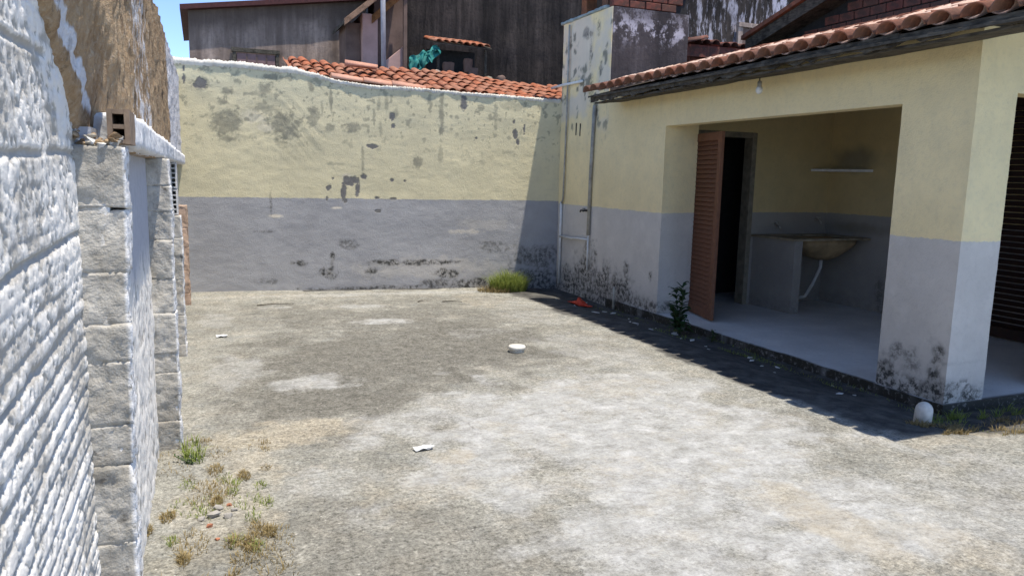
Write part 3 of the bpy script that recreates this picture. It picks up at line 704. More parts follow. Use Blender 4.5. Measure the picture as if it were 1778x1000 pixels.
# louvred door standing open
def louvre_door(name, w, h, mat, parent, mw, nsl=36):
    d = link(name, MB().box(0, 0.085, -.018, .018, 0.012, h).bev(name, .003), mat, parent, mw)
    st = {}
    st['stile'] = MB().box(w - .085, w, -.018, .018, 0.012, h).bev('stile', .003)
    st['top_rail'] = MB().box(.0852, w - .0852, -.017, .017, h - .09, h - .001).bev('top_rail', .003)
    st['bottom_rail'] = MB().box(.0852, w - .0852, -.017, .017, 0.013, .12).bev('bottom_rail', .003)
    for k, me in st.items():
        o = bpy.data.objects.new(k, me); COL.objects.link(o); me.materials.append(mat); o.parent = d
    sm_ = MB(); L = w - .17; c = math.cos(0.75); s = math.sin(.75); t = .0045; hw = .031
    vs = []
    for x in (0, L):
        for (a, b) in ((-hw, -t), (hw, -t), (hw, t), (-hw, t)): vs.append((x, a * c * .55 - b * s, a * s + b * c))
    sm_.add(vs, [(0, 1, 2, 3), (7, 6, 5, 4), (0, 4, 5, 1), (1, 5, 6, 2), (2, 6, 7, 3), (3, 7, 4, 0)])
    me = sm_.mesh('slat'); me.materials.append(mat)
    z0, z1 = .145, h - .115
    for i in range(nsl):
        o = bpy.data.objects.new('slat', me); COL.objects.link(o); o.parent = d; o.location = (.085, 0, z0 + (z1 - z0) * i / (nsl - 1))
    bk = MB().box(.086, w - .086, 0.0175, 0.0185, .1205, h - .0905).mesh('backing'); bk.materials.append(mat)
    return d
hx, hy = 5.395, 7.57; ex, ey = 5.185, 6.69
ang = math.atan2(ey - hy, ex - hx)
dw = math.hypot(ex - hx, ey - hy)
louvre_door('door', dw, 2.075, M_BROWN, house, Matrix.Translation((hx, hy, 0.004)) @ Matrix.Rotation(ang, 4, 'Z'))
# closed dark door on the porch end wall
louvre_door('door', 1.95, 2.45, M_DOORD, house, Matrix.Translation((XB - .035, 3.80, 0.004)) @ Matrix.Rotation(math.pi / 2, 4, 'Z'), 38)

# eave and roof
EY0, EY1 = 2.61, 8.40
def eave_x(y): return 4.20 + (y - EY0) * (4.40 - 4.20) / (EY1 - EY0)
TH = math.radians(15.0)
roof = link('roof', None, None, house) if False else None
def deck():
    m = MB(); z0 = 2.505; t = .02
    xa, xb = eave_x(EY0) + .04, eave_x(EY1) + .04; X2 = 7.75
    def zz(x): return z0 + (x - 4.3) * math.tan(TH)
    p = [(xa, EY0 + .02, zz(xa)), (X2, EY0 + .02, zz(X2)), (X2, EY1, zz(X2)), (xb, EY1, zz(xb))]
    m.hexa([(a, b, c - t) for a, b, c in p] + p)
    return link('roof', m.mesh('roof'), M_ROT, house)
roof = deck()
m = MB().hexa([(5.0, 8.40, 2.66), (7.75, 8.40, 3.41), (7.75, 8.652, 3.41), (5.0, 8.652, 2.66), (5.0, 8.40, 2.69), (7.75, 8.40, 3.44), (7.75, 8.652, 3.44), (5.0, 8.652, 2.69)])
link('roof_deck', m.mesh('roof_deck'), M_ROT, roof)

def tile_mesh(name, L=0.46, r0=.092, r1=.076, t=.011, n=7):
    m = MB()
    for (x, ro) in ((0, r0), (L, r1)):
        for rr in (ro, ro - t):
            for k in range(n + 1):
                a = math.pi * k / n; m.v.append((x, rr * math.cos(a), rr * math.sin(a) * .82))
    N = n + 1
    for k in range(n):
        m.f.append((k, 2 * N + k, 2 * N + k + 1, k + 1)[::-1])            # outer
        m.f.append((N + k, N + k + 1, 3 * N + k + 1, 3 * N + k)[::-1])    # inner
        m.f.append((k, k + 1, N + k + 1, N + k)[::-1]); m.f.append((2 * N + k, 3 * N + k, 3 * N + k + 1, 2 * N + k + 1)[::-1])
    for k in (0, n): m.f.append((k, N + k, 3 * N + k, 2 * N + k) if k == 0 else (k, 2 * N + k, 3 * N + k, N + k))
    me = m.mesh(name, True)
    bm = bmesh.new(); bm.from_mesh(me); bmesh.ops.recalc_face_normals(bm, faces=bm.faces); bm.to_mesh(me); bm.free()
    return me
TILE_E = tile_mesh('tile'); TILE_E.materials.append(M_TILED)
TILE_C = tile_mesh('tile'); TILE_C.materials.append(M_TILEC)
TILE_N = tile_mesh('tile'); TILE_N.materials.append(M_TILE)
TILE_P = tile_mesh('tile'); TILE_P.materials.append(M_TILEP)
def put_tile(me, parent, M_, name='tile'):
    o = bpy.data.objects.new(name, me); COL.objects.link(o)
    if parent is not None:
        o.parent = parent
        if parent.type == 'EMPTY': o.matrix_parent_inverse = Matrix.Translation(-parent.location)
    o.matrix_basis = M_
    return o
def eave_tiles():
    rr = random.Random(21); pitch = 0.205; n = int((EY1 - EY0) / pitch)
    rest = MB()
    for row in range(8):
        for i in range(n + 1):
            for cover in (0, 1):
                y = EY0 + .1 + i * pitch + (pitch / 2 if cover else 0) + .012 * (rr.random() - .5)
                if y > EY1: continue
                s = row * 0.385 + (0.0 if cover else 0.105) + (.03 * (rr.random() - .5) if row == 0 else .012 * (rr.random() - .5))
                x = eave_x(y) + s * math.cos(TH); z = 2.515 + (x - 4.3) * math.tan(TH) + (0.050 if cover else 0.098) + .008 * (rr.random() - .5)
                th = TH + math.radians(-1.8 if cover else (4.0 if row < 2 else .6)) + math.radians(1.6) * (rr.random() - .5)
                M_ = Matrix.Translation((x, y, z)) @ Matrix.Rotation(math.radians(3) * (rr.random() - .5), 4, 'Z') @ Matrix.Rotation(-th, 4, 'Y')
                if not cover: M_ = M_ @ Matrix.Rotation(math.pi, 4, 'X')
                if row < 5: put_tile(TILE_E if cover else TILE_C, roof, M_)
                else:
                    rest.add([M_ @ v.co for v in TILE_E.vertices], [tuple(p.vertices) for p in TILE_E.polygons])
    o = link('tile_field', rest.mesh('tile_field', True), M_TILED, roof); tag(o, kind='stuff')
eave_tiles()
# rotten fascia planks under the tiles
def fascia():
    rr = random.Random(4); y = EY0 + .03
    while y < EY1 - .05:
        L = min(1.0 + .7 * rr.random(), EY1 - y); n = 26
        m = MB(); zt = 2.540 + .012 * (rr.random() - .5)
        for i in range(n + 1):
            yy = y + L * i / n - (0.004 if i == n else 0); x = eave_x(yy) + .075 + .012 * (float(fbm(yy, .2, 3, 2, 3)) - .5)
            b = 2.474 + .08 * (float(fbm(yy, .7, 7, 5, 5, .65)) - .5) - (.012 * rr.random() if rr.random() < .25 else 0)
            t = zt + .012 * (float(fbm(yy, 2.7, 5, 3, 8)) - .5)
            m.v += [(x, yy, b), (x + .028, yy, b + .004), (x + .028, yy, t), (x, yy, t)]
        for i in range(n):
            for k in range(4):
                a = i * 4 + k; b_ = i * 4 + (k + 1) % 4; m.f.append((a, a + 4, b_ + 4, b_))
        m.f.append((0, 1, 2, 3)); m.f.append((n * 4 + 3, n * 4 + 2, n * 4 + 1, n * 4))
        link('fascia_board', m.mesh('fascia_board'), M_ROT, roof)
        y += L
    # soffit boards between fascia and wall
    for k in range(3):
        m = MB(); n = 40; x_off = .115 + k * .14
        for i in range(n + 1):
            yy = EY0 + .05 + (EY1 - EY0 - .1) * i / n; x = eave_x(yy) + x_off; z = 2.45 + k * .018 + .02 * (float(fbm(yy, k * 3.1, 4, 3, 6)) - .5)
            w = .132; m.v += [(x, yy, z), (x + w, yy, z + .012), (x + w, yy, z + .03), (x, yy, z + .018)]
        for i in range(n):
            for q in range(4):
                a = i * 4 + q; b_ = i * 4 + (q + 1) % 4; m.f.append((a, b_, b_ + 4, a + 4))
        link('soffit_board', m.mesh('soffit_board'), M_ROT, roof)
fascia()

# brick gable of the house body rising behind the porch roof, with a dark verge beam
def gable():
    g = link('gable_wall', MB().hexa([(7.66, 3.0, 3.2), (7.8, 3.0, 3.2), (7.8, 8.98, 3.2), (7.66, 8.98, 3.2), (7.66, 3.0, 5.15), (7.8, 3.0, 5.15), (7.8, 8.98, 3.48), (7.66, 8.98, 3.48)]).mesh('gable_wall'), M_DARK, house)
    rr = random.Random(3); bw, bh, j = 0.24, 0.115, 0.014
    me = MB().box(0, .03, 0, bw - j, 0, bh - j).bev('brick', .004, 1); me.materials.append(M_BRICK)
    k = 0; z = 3.36
    while z < 4.1:
        y = 3.6 + (bw / 2 if k % 2 else 0)
        while y < 8.7:
            top = 5.15 - (y + bw - 3.0) * (5.15 - 3.48) / 5.98
            if z + bh < top - .03: put_tile(me, g, Matrix.Translation((7.635 + .008 * rr.random(), y + .006 * rr.random(), z)), 'brick')
            y += bw
        z += bh; k += 1
    v = MB().hexa([(7.35, 2.9, 5.14), (7.66, 2.9, 5.14), (7.66, 9.12, 3.41), (7.35, 9.12, 3.41), (7.35, 2.9, 5.30), (7.66, 2.9, 5.30), (7.66, 9.12, 3.57), (7.35, 9.12, 3.57)])
    link('verge_beam', v.mesh('verge_beam'), M_ROT, house)
    v = MB().hexa([(7.30, 2.9, 5.302), (9.6, 2.9, 5.302), (9.6, 9.16, 3.572), (7.30, 9.16, 3.572), (7.30, 2.9, 5.36), (9.6, 2.9, 5.36), (9.6, 9.16, 3.63), (7.30, 9.16, 3.63)])
    link('main_roof', v.mesh('main_roof'), M_TILED, house)
    link('body_wall', MB().box(7.81, 9.5, 3.0, 8.95, -.1, 3.3).mesh('body_wall'), M_DARK, house)
gable()

# ------------------------------------------------------------------ water tower in the corner
tower = thing('water_tower', (5.45, 9.35, 0), 'square plastered water tower with blue edged top in the far right corner', 'tower')
TX1 = 6.03
def _tower():
    def extra(U, V):
        n = fbm(U, V, 3.2, 4, 61)
        return dict(pale=np.clip(.85 * sm(.40, .62, n + .12 * (V - 2.6)) * sm(1.9, 2.6, V), 0, 1), streak=.9 * sm(1.6, 2.6, V), soft=.9 * sm(.62, .72, fbm(U, V, 8, 4, 44)) * sm(1.9, 2.4, V),
                    peel=blobs(U, V, [(9.02, 2.63, .05, .06, 1), (9.35, 3.5, .1, .06, .6)], 6, 12, .6, .2))
    mo = [(9.55, .02, .5, .2, 1), (9.25, .25, .25, .18, 1), (9.0, .15, .3, .35, .9), (8.75, .1, .2, .25, .9), (9.3, 3.45, .12, .06, .8), (9.0, 3.5, .05, .1, .7), (9.15, 2.75, .06, .2, .5), (8.9, 3.0, .04, .1, .6), (9.2, 3.2, .03, .2, .6)]
    wall_grid('wall', (XR, 8.655, -.15), (0, 10.04 - 8.655, 0), (0, 0, 3.70 + .15), 70, 190, lambda P: plaster(P, 1, .014), lambda P: wall_masks(P, mo, 3, 1, .6, extra), .3, tower, M_PAINT, flip=True)
    def wet(P):
        U, V = P[..., 0], P[..., 2]; n = fbm(U, V, 4, 4, 71)
        return dict(flake=.9 * np.exp(-((V - 3.42 - .1 * (n - .5)) / .14) ** 2) + .25 * sm(3.2, 3.6, V), top=0 * V)
    wall_grid('dark_wall', (XR + .012, 8.649, 2.3), (TX1 - XR - .012, 0, 0), (0, 0, 1.40), 50, 60, lambda P: plaster(P, 0, .014), wet, .3, tower, M_TWR)
    solid('wall_core', MB().box(5.19, TX1 - .01, 8.96, 10.03, 0, 3.69), M_DARK, tower, 0)
    link('top_slab', lumpy_box('top_slab', XR - .022, TX1 + .01, 8.79, 10.10, 3.702, 3.738, .03, .016, 5, .008), M_SLAB, tower)
    # bricks laid on the slab
    rr = random.Random(2); me = MB().box(0, .22, 0, .11, 0, .085).bev('brick', .006, 1); me.materials.append(M_BRICK)
    for k in range(3):
        x = XR + .02 + (.1 if k % 2 else 0)
        while x < TX1 - .2:
            put_tile(me, tower, Matrix.Translation((x, 8.652 + .012 * rr.random(), 3.712 + k * .098)), 'brick'); x += .236
    link('mortar_bed', MB().box(XR + .04, TX1 - .03, 8.68, 8.76, 3.702, 4.05).mesh('mortar_bed'), M_DARK, tower)
    for (x, y) in ((5.2, 9.9), (5.9, 9.9), (5.2, 9.3), (5.9, 9.3)): solid('tank_leg', MB().box(x - .08, x + .08, y - .08, y + .08, 3.735, 4.15), M_BRICKO, tower, .006)
    solid('tank', MB().box(XR, TX1, 8.60, 10.12, 4.152, 4.56), M_SLAB, tower, .01)
M_SLAB = mat_plain('blue_stained_cement', (0.27, 0.33, 0.33), 0.85, 0.35, 7, 0.4)
_tower()

# ------------------------------------------------------------------ pipes, tap, slots on the corner walls
def pipe(name, pts, r, mat, label, cat='pipe', n=10):
    p = link(name, MB().tube(pts, r, n).mesh(name, True), mat); return tag(p, label, cat)
X0 = XR - .028
tag(link('drain_pipe', MB().tube([(X0, 9.80, 3.66), (X0, 9.80, 2.4), (X0 + .004, 9.84, 1.25), (X0, 9.87, 1.18)], .013).mesh('drain_pipe', True), M_PVCD), 'thin grimy pipe running down from the top of the tower', 'pipe')
tag(link('downpipe', MB().tube([(X0, 9.89, 1.2), (X0, 9.89, .8), (X0, 9.90, 0.0)], .02).mesh('downpipe', True), M_PVC), 'pale lower pipe on grey corner wall, nearest the back wall', 'pipe')
tag(link('drain_pipe', MB().tube([(X0, 8.98, 2.50), (X0, 9.02, 1.6), (X0, 9.03, .78)], .024).mesh('drain_pipe', True), M_PVCD), 'thicker brown stained pipe descending from the end of the eave', 'pipe')
tag(link('drain_pipe', MB().tube([(X0, 9.03, .80), (X0, 9.03, .3)], .012).mesh('drain_pipe', True), M_PVC), 'short thin pipe below the brown stained pipe on grey wall', 'pipe')
tag(link('cross_pipe', MB().tube([(X0 - .01, 9.89, .70), (X0 - .01, 9.5, .70), (X0 - .01, 9.3, .715), (X0 - .01, 9.04, .72)], .015).mesh('cross_pipe', True), M_PVC), 'horizontal white pipe joining the two upright pipes on grey wall', 'pipe')
tag(link('overflow_pipe', MB().tube([(4.80, 10.22, 2.835), (4.82, 9.9, 2.85), (4.85, 9.35, 2.85)], .018).mesh('overflow_pipe', True), M_PVC), 'white pipe lying across the tower beside the orange tile roof', 'pipe')
tag(link('standpipe', MB().tube([(4.70, 8.02, -.06), (4.70, 8.02, .22)], .016).mesh('standpipe', True), M_PVCD), 'short pale stub pipe standing at the mouldy wall base', 'pipe')
tap = thing('wall_tap', (XR, 9.16, 1.11), 'small black tap high on the grey corner wall', 'tap')
link('body', MB().tube([(XR, 9.13, 1.11), (XR - .05, 9.13, 1.11), (XR - .06, 9.15, 1.10)], .014).mesh('body', True), M_BLACK, tap)
link('spout', MB().tube([(XR - .05, 9.13, 1.11), (XR - .055, 9.22, 1.108), (XR - .055, 9.235, 1.085)], .011).mesh('spout', True), M_BLACK, tap)
link('handle', MB().box(XR - .065, XR - .045, 9.10, 9.16, 1.13, 1.14).bev('handle', .003), M_BLACK, tap)
for k, y in enumerate((9.42, 9.54)):
    s = link('vent_slot', MB().box(XR - .009, XR + .02, y - .011, y + .011, 2.12 + .015 * k, 2.29 + .015 * k).bev('vent_slot', .003, 1), M_DARK)
    tag(s, ['right hand one of the two narrow black slots on the tower', 'left hand one of the two narrow black slots on the tower'][k], 'slot', 'wall slots')
bulb = thing('light_bulb', (4.72, 5.62, 2.36), 'white light bulb hanging on a wire under the eave', 'lamp')
link('wire', MB().tube([(4.72, 5.62, 2.52), (4.722, 5.625, 2.46), (4.72, 5.62, 2.44)], .006, 6).mesh('wire', True), M_BLACK, bulb)
link('socket', MB().lathe((4.72, 5.62, 2.405), [(.012, .05), (.02, .04), (.02, .0)][::-1]).mesh('socket', True), M_PVCD, bulb)
link('glass', MB().lathe((4.72, 5.62, 2.34), [(.005, -.002), (.018, .002), (.029, .018), (.032, .035), (.026, .055), (.018, .066)]).mesh('glass', True), M_PVC, bulb)

# ------------------------------------------------------------------ sink corner in the porch
sink = thing('laundry_sink', (7.05, 7.25, 0), 'stained cement laundry sink in the shaded porch corner', 'sink')
M_SINK = mat_plain('stained_cement', (0.30, 0.25, 0.17), 0.7, 0.4, 6, 0.3)
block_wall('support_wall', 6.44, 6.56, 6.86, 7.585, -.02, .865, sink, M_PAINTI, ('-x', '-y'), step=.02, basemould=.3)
def bowl():
    m = MB(); n = 32; rings = []
    for (z, cx, cy, rx, ry, p) in ((.868, 7.14, 7.2, .42, .31, .45), (.80, 7.14, 7.2, .41, .30, .5), (.72, 7.16, 7.2, .33, .25, .7), (.65, 7.18, 7.2, .22, .19, .9), (.605, 7.2, 7.2, .10, .10, 1.0)):
        for k in range(n):
            a = 2 * math.pi * k / n; c, s_ = math.cos(a), math.sin(a)
            m.v.append((cx + rx * math.copysign(abs(c) ** p, c), cy + ry * math.copysign(abs(s_) ** p, s_), z))
    for i in range(4):
        for k in range(n):
            k2 = (k + 1) % n; m.f.append((i * n + k, (i + 1) * n + k, (i + 1) * n + k2, i * n + k2))
    m.f.append(tuple(4 * n + k for k in reversed(range(n)))); m.f.append(tuple(range(n)))
    link('basin', m.mesh('basin', True), M_BASIN, sink)
M_BASIN = mat_plain('tan_stained_cement', (0.40, 0.29, 0.16), 0.7, 0.35, 6, 0.3)
bowl()
def rim():
    m = MB().box(6.40, 7.612, 6.84, 6.92, .869, .895).box(6.40, 7.612, 7.48, 7.59, .869, .895).box(6.40, 6.76, 6.922, 7.478, .869, .894).box(7.52, 7.612, 6.922, 7.478, .869, .894)
    link('top', m.mesh('top'), M_SINK, sink)
rim()
link('basin_drain_pipe', MB().tube([(7.20, 7.2, .60), (7.20, 7.2, .555), (7.22, 7.22, .50), (7.14, 7.25, .28), (7.08, 7.3, .12), (7.0, 7.35, .09)], .02).mesh('basin_drain_pipe', True), M_PVC, sink)
def wtap(x, z, label):
    t = thing('sink_tap', (x, YA_, z), label, 'tap')
    link('spout', MB().tube([(x, YA_ + .01, z), (x, YA_ - .07, z), (x + .005, YA_ - .10, z - .03), (x + .005, YA_ - .105, z - .06)], .011).mesh('spout', True), M_METAL, t)
    link('handle', MB().tube([(x - .03, YA_ - .055, z + .03), (x + .03, YA_ - .055, z + .03)], .007).tube([(x, YA_ - .055, z), (x, YA_ - .055, z + .03)], .008).mesh('handle', True), M_METAL, t)
wtap(6.77, 1.02, 'left chrome tap on grey wall above the laundry sink'); wtap(7.44, 1.08, 'right chrome tap on grey wall above the laundry sink')
m = MB().add([(7.30, YA_ - .006, 1.70), (XB - .006, 6.90, 1.70), (XB - .006, YA_ - .006, 1.70), (7.30, YA_ - .006, 1.73), (XB - .006, 6.90, 1.73), (XB - .006, YA_ - .006, 1.73)], [(0, 2, 1), (3, 4, 5), (0, 1, 4, 3), (1, 2, 5, 4), (2, 0, 3, 5)])
tag(link('corner_shelf', m.mesh('corner_shelf'), M_PVC), 'pale triangular shelf in the porch corner above the sink', 'shelf')

# ------------------------------------------------------------------ neighbour: low tiled roof behind the back wall
lean = thing('tiled_roof', (3.2, 10.9, 2.6), 'low orange clay tile roof just behind the back wall', 'roof')
LT = math.atan(0.30)
def lean_z(x, y): return 2.63 + .30 * (y - 10.15) - .02 * (x - 3.0) + .03 * math.sin(x * 2.2)
def _lean():
    m = MB(); p = [(1.2, 10.25), (5.6, 10.16), (5.6, 11.6), (1.2, 11.6)]
    m.hexa([(x, y, lean_z(x, y) - .06) for x, y in p] + [(x, y, lean_z(x, y) - .02) for x, y in p])
    d = link('roof_deck', m.mesh('roof_deck'), M_ROT, lean)
    m = MB().box(1.3, 5.6, 11.55, 11.66, 0, 3.02).box(1.3, 1.4, 10.4, 11.55, 0, 2.6); link('support_wall', m.mesh('support_wall'), M_SALM, lean)
    rr = random.Random(9); pitch = .152
    for row in range(5):
        for i in range(29):
            for cover in (0, 1):
                x = 1.22 + i * pitch + (pitch / 2 if cover else 0) + .02 * (rr.random() - .5)
                y = float(back_y(x)) + .035 + row * .30 + .04 * (rr.random() - .5) + (0 if cover else .02)
                if row == 0 and 1.1 < x < 1.9: continue
                z = lean_z(x, y) + (.033 if cover else .052) + .010 * (rr.random() - .5)
                M_ = Matrix.Translation((x, y, z)) @ Matrix.Rotation(math.pi / 2 + math.radians(9) * (rr.random() - .5), 4, 'Z') @ Matrix.Rotation(-(LT - .04 + .05 * (rr.random() - .5)), 4, 'Y')
                if not cover: M_ = M_ @ Matrix.Rotation(math.pi, 4, 'X')
                put_tile(TILE_N, lean, M_ @ Matrix.Diagonal((.88, .76, .76, 1)))
_lean()
loose = [((1.62, 10.27, 2.765), 0.0, 'long pale loose tile lying along the wall top at the left'), ((2.04, 10.25, 2.735), -2, 'second pale loose tile along the wall top, right of the longest'), ((2.42, 10.235, 2.715), -4, 'third pale loose tile along the wall top, rightmost'), ((1.95, 11.1, 3.06), -8, 'pale loose tile lying crosswise on top of the orange roof')]
for (p, a, lb) in loose:
    o = put_tile(TILE_P, None, Matrix.Translation(p) @ Matrix.Rotation(math.radians(a), 4, 'Z') @ Matrix.Rotation(math.radians(4), 4, 'Y'), 'loose_tile'); tag(o, lb, 'roof tile', 'loose tiles on the wall top')

# ------------------------------------------------------------------ grey neighbour house, far left
n1 = thing('grey_house', (1.2, 14.5, 0), 'grey weathered house with sloping top and small shuttered window', 'house')
def _n1():
    def top(x, y): return 4.13 + (x + .15) * .155
    def at(P):
        U, V = P[..., 0], P[..., 2]; n = fbm(U, V, 3, 4, 5)
        return dict(top=np.clip(.75 * sm(-.50, -.12, V - top(U, 0) + .35 * (n - .5)), 0, 1))
    wall_grid('wall', (-.10, 14.0, 0), (2.95, 0, 0), (0, 0, 4.2), 80, 100, lambda P: plaster(P, 0, .03), at, 3.0, n1, M_W1, top=top)
    m = MB().hexa([(-.22, 13.86, 4.12), (2.9, 13.86, 4.60), (2.9, 17.2, 4.60), (-.22, 17.2, 4.12), (-.22, 13.86, 4.20), (2.9, 13.86, 4.68), (2.9, 17.2, 4.68), (-.22, 17.2, 4.20)])
    link('roof', m.mesh('roof'), M_REDF, n1)
    w = link('window', MB().box(.64, 1.26, 13.955, 13.99, 3.0, 3.52).bev('window', .004), M_PINK2, n1)
    solid('frame', MB().box(.55, 1.34, 13.93, 13.985, 3.53, 3.60), M_ROT, w, .004)
    for x in (.57, 1.27): solid('frame_post', MB().box(x, x + .06, 13.94, 13.985, 3.0, 3.528), M_ROT, w, .004)
    for x in (.79, .95, 1.11): solid('plank_joint', MB().box(x, x + .02, 13.945, 13.956, 3.0, 3.52), M_SALM, w, 0)
M_PINK2 = mat_plain('faded_shutter', (0.24, 0.15, 0.14), 0.8, 0.2, 6, .2)
_n1()
# brown/pink gabled house in the middle
n2 = thing('pink_house', (2.9, 13.2, 0), 'faded pink gabled house with tan verge boards beside the grey house', 'house')
def _n2():
    solid('shaded_wall', MB().box(2.30, 2.54, 12.95, 13.6, 0, 4.0), M_SALM, n2, .01)
    solid('wall', MB().box(2.545, 2.80, 12.80, 13.6, 0, 4.14), M_PINK, n2, .01)
    solid('recessed_wall', MB().box(2.80, 3.30, 13.1, 13.6, 0, 4.9), M_SALM, n2, .01)  # dark brown puts the roof's shadow into the wall colour
    m = MB().add([(2.88, 12.86, 2.9), (3.30, 12.86, 2.9), (3.30, 12.86, 3.72), (2.88, 12.86, 3.36), (2.88, 13.0, 2.9), (3.30, 13.0, 2.9), (3.30, 13.0, 3.72), (2.88, 13.0, 3.36)], [(0, 1, 2, 3), (7, 6, 5, 4), (0, 4, 5, 1), (1, 5, 6, 2), (2, 6, 7, 3), (3, 7, 4, 0)])
    solid('sunlit_slab', m, M_PINK, n2, .01)  # sunlit wall below the slanting shadow edge, shaped as its own pink slab
    solid('corner_post', MB().box(3.235, 3.30, 12.80, 12.858, 2.9, 4.9), M_SALM, n2, .006)
    def board(name, x0, z0, x1, z1, y0, y1, t, mat):
        m = MB().hexa([(x0, y0, z0), (x1, y0, z1), (x1, y1, z1), (x0, y1, z0), (x0, y0, z0 + t), (x1, y0, z1 + t), (x1, y1, z1 + t), (x0, y1, z0 + t)]); return solid(name, m, mat, n2, .006)
    board('verge_board', 2.20, 3.86, 3.2, 4.70, 12.50, 12.54, .11, M_VERGE)
    board('roof', 2.20, 3.90, 3.2, 4.74, 12.541, 13.7, .06, M_ROT)
    board('rafter', 2.70, 3.98, 3.4, 4.62, 12.76, 12.795, .14, M_ORANGE)
M_ORANGE = mat_wood('orange_rafter', (0.16, 0.07, 0.025), (0.28, 0.13, 0.05))
_n2()
tag(link('utility_pole', MB().tube([(2.72, 12.0, 2.6), (2.70, 12.0, 5.2)], .038, 12).mesh('utility_pole', True), M_POLE), 'slim grey upright pole in front of the pink house', 'pole')
# tall black weathered building
n3 = thing('dark_building', (8, 14.5, 0), 'tall black weathered building wall behind the tower', 'building')
def _n3():
    def at(P):
        U, V = P[..., 0], P[..., 2]
        return dict(flake=np.clip(sm(8.8, 9.6, U) * .7 + .5 * sm(11.2, 12, U), 0, 1))
    wall_grid('wall', (3.32, 13.4, 0), (11.2, 0, 0), (0, 0, 6.8), 160, 90, lambda P: plaster(P, 0, .05), at, 3.0, n3, M_W2)
    w = link('window', MB().box(10.65, 11.55, 13.33, 13.37, 4.25, 4.74).bev('window', .004), M_SALM, n3)
    solid('frame', MB().box(10.52, 11.75, 13.28, 13.36, 4.75, 4.84), M_W1, w, .006); solid('frame_post', MB().box(10.52, 10.64, 13.30, 13.36, 4.2, 4.748), M_W1, w, .006)
_n3()
# small shed with tiles, and the tarp
shed = thing('lean_to_shed', (4.1, 12.5, 2.8), 'small dark open shed with orange tile top against black wall', 'shed')
def _shed():
    for x in (3.72, 4.56): solid('post', MB().box(x - .02, x + .02, 12.38, 12.42, 2.7, 3.66), M_ROT, shed, .004)
    solid('back_panel', MB().box(3.70, 4.58, 13.0, 13.05, 2.7, 3.7), M_DARK, shed, 0)
    for (x, z, w, h) in ((3.95, 3.33, .10, .10), (4.30, 3.40, .08, .12), (4.39, 3.28, .09, .10)): link('pale_panel', lumpy_box('pale_panel', x - w, x + w, 12.52, 12.58, z - h, z + h, .04, .02, int(x * 99), .02), M_PALEP, shed)
    m = MB().hexa([(3.66, 12.30, 3.68), (4.64, 12.30, 3.66), (4.64, 13.1, 3.86), (3.66, 13.1, 3.88), (3.66, 12.30, 3.70), (4.64, 12.30, 3.68), (4.64, 13.1, 3.88), (3.66, 13.1, 3.90)]); r = link('roof', m.mesh('roof'), M_ROT, shed)
    rr = random.Random(6)
    for row in range(2):
        for i in range(8):
            M_ = Matrix.Translation((3.70 + i * .12, 12.27 + row * .36, 3.705 - .02 * i / 8 + row * .085)) @ Matrix.Rotation(math.pi / 2 + .15 * (rr.random() - .5), 4, 'Z') @ Matrix.Rotation(-.22, 4, 'Y') @ Matrix.Diagonal((1, .66, .66, 1))
            put_tile(TILE_N, r, M_)
    for i, (x, y, s) in enumerate(((3.60, 12.1, .09), (3.78, 12.05, .07), (4.52, 12.1, .06), (4.7, 12.0, .07))):
        link('stored_bundle', lumpy_box('stored_bundle', x - s, x + s, y - s, y + s, 2.9, 3.16 + s * .6, .035, .03, 80 + i, .05), [M_W1, M_DARK, M_FRAME, M_SALM][i], shed)
M_PALEP = mat_plain('faded_pink_board', (0.20, 0.12, 0.09), 0.9, .25, 6, .3)
_shed()
def tarp():
    u, v = np.meshgrid(np.linspace(0, 1, 40), np.linspace(0, 1, 22), indexing='ij')
    X = 3.22 + .50 * u + .02 * np.sin(v * 9); Z = 3.42 + .25 * u - v * (.26 - .16 * u + .06 * np.sin(u * 21)) + .03 * np.sin(u * 17 + v * 5) ; Y = 12.36 - .10 * v + .05 * (fbm(u, v, 7, 3, 5) - .5) + .03 * np.sin(u * 26)
    me = grid_mesh('tarp', np.stack([X, Y, Z], -1), back=(0, .012, 0))
    tag(link('tarp', me, M_TURQ), 'crumpled turquoise tarp hung beside the little tiled shed', 'tarp')
tarp()
# dark red tiled roof to the right of the tower
n4 = thing('red_tile_roof', (8.6, 11.4, 3.6), 'dark red tiled eave wedged between tower and black wall', 'roof')
def _n4():
    m = MB().hexa([(7.55, 11.0, 3.78), (9.7, 11.0, 3.80), (9.7, 12.4, 3.98), (7.55, 12.4, 3.96), (7.55, 11.0, 3.82), (9.7, 11.0, 3.84), (9.7, 12.4, 4.02), (7.55, 12.4, 4.00)]); d = link('roof_deck', m.mesh('roof_deck'), M_BRICK, n4)
    m = MB().hexa([(7.55, 10.98, 3.62), (9.7, 10.98, 3.66), (9.7, 11.02, 3.66), (7.55, 11.02, 3.62), (7.55, 10.98, 3.779), (9.7, 10.98, 3.799), (9.7, 11.02, 3.799), (7.55, 11.02, 3.779)]); link('fascia', m.mesh('fascia'), M_BRICK, n4)
    solid('support_wall', MB().box(7.8, 9.6, 11.1, 11.25, 0, 3.7), M_BRICK, n4, 0)
    rr = random.Random(12)
    for i in range(11):
        for row in range(3):
            M_ = Matrix.Translation((7.62 + i * .195 + .03 * rr.random(), 10.94 + row * .38, 3.83 + row * .06 + .02 * rr.random())) @ Matrix.Rotation(math.pi / 2 + .25 * (rr.random() - .5), 4, 'Z') @ Matrix.Rotation(-.15, 4, 'Y'); put_tile(TILE_R, n4, M_)
    put_tile(TILE_R, n4, Matrix.Translation((7.52, 10.9, 3.80)) @ Matrix.Rotation(-.25, 4, 'Y'), 'ridge_tile')
TILE_R = tile_mesh('tile'); TILE_R.materials.append(M_BRICK)
_n4()

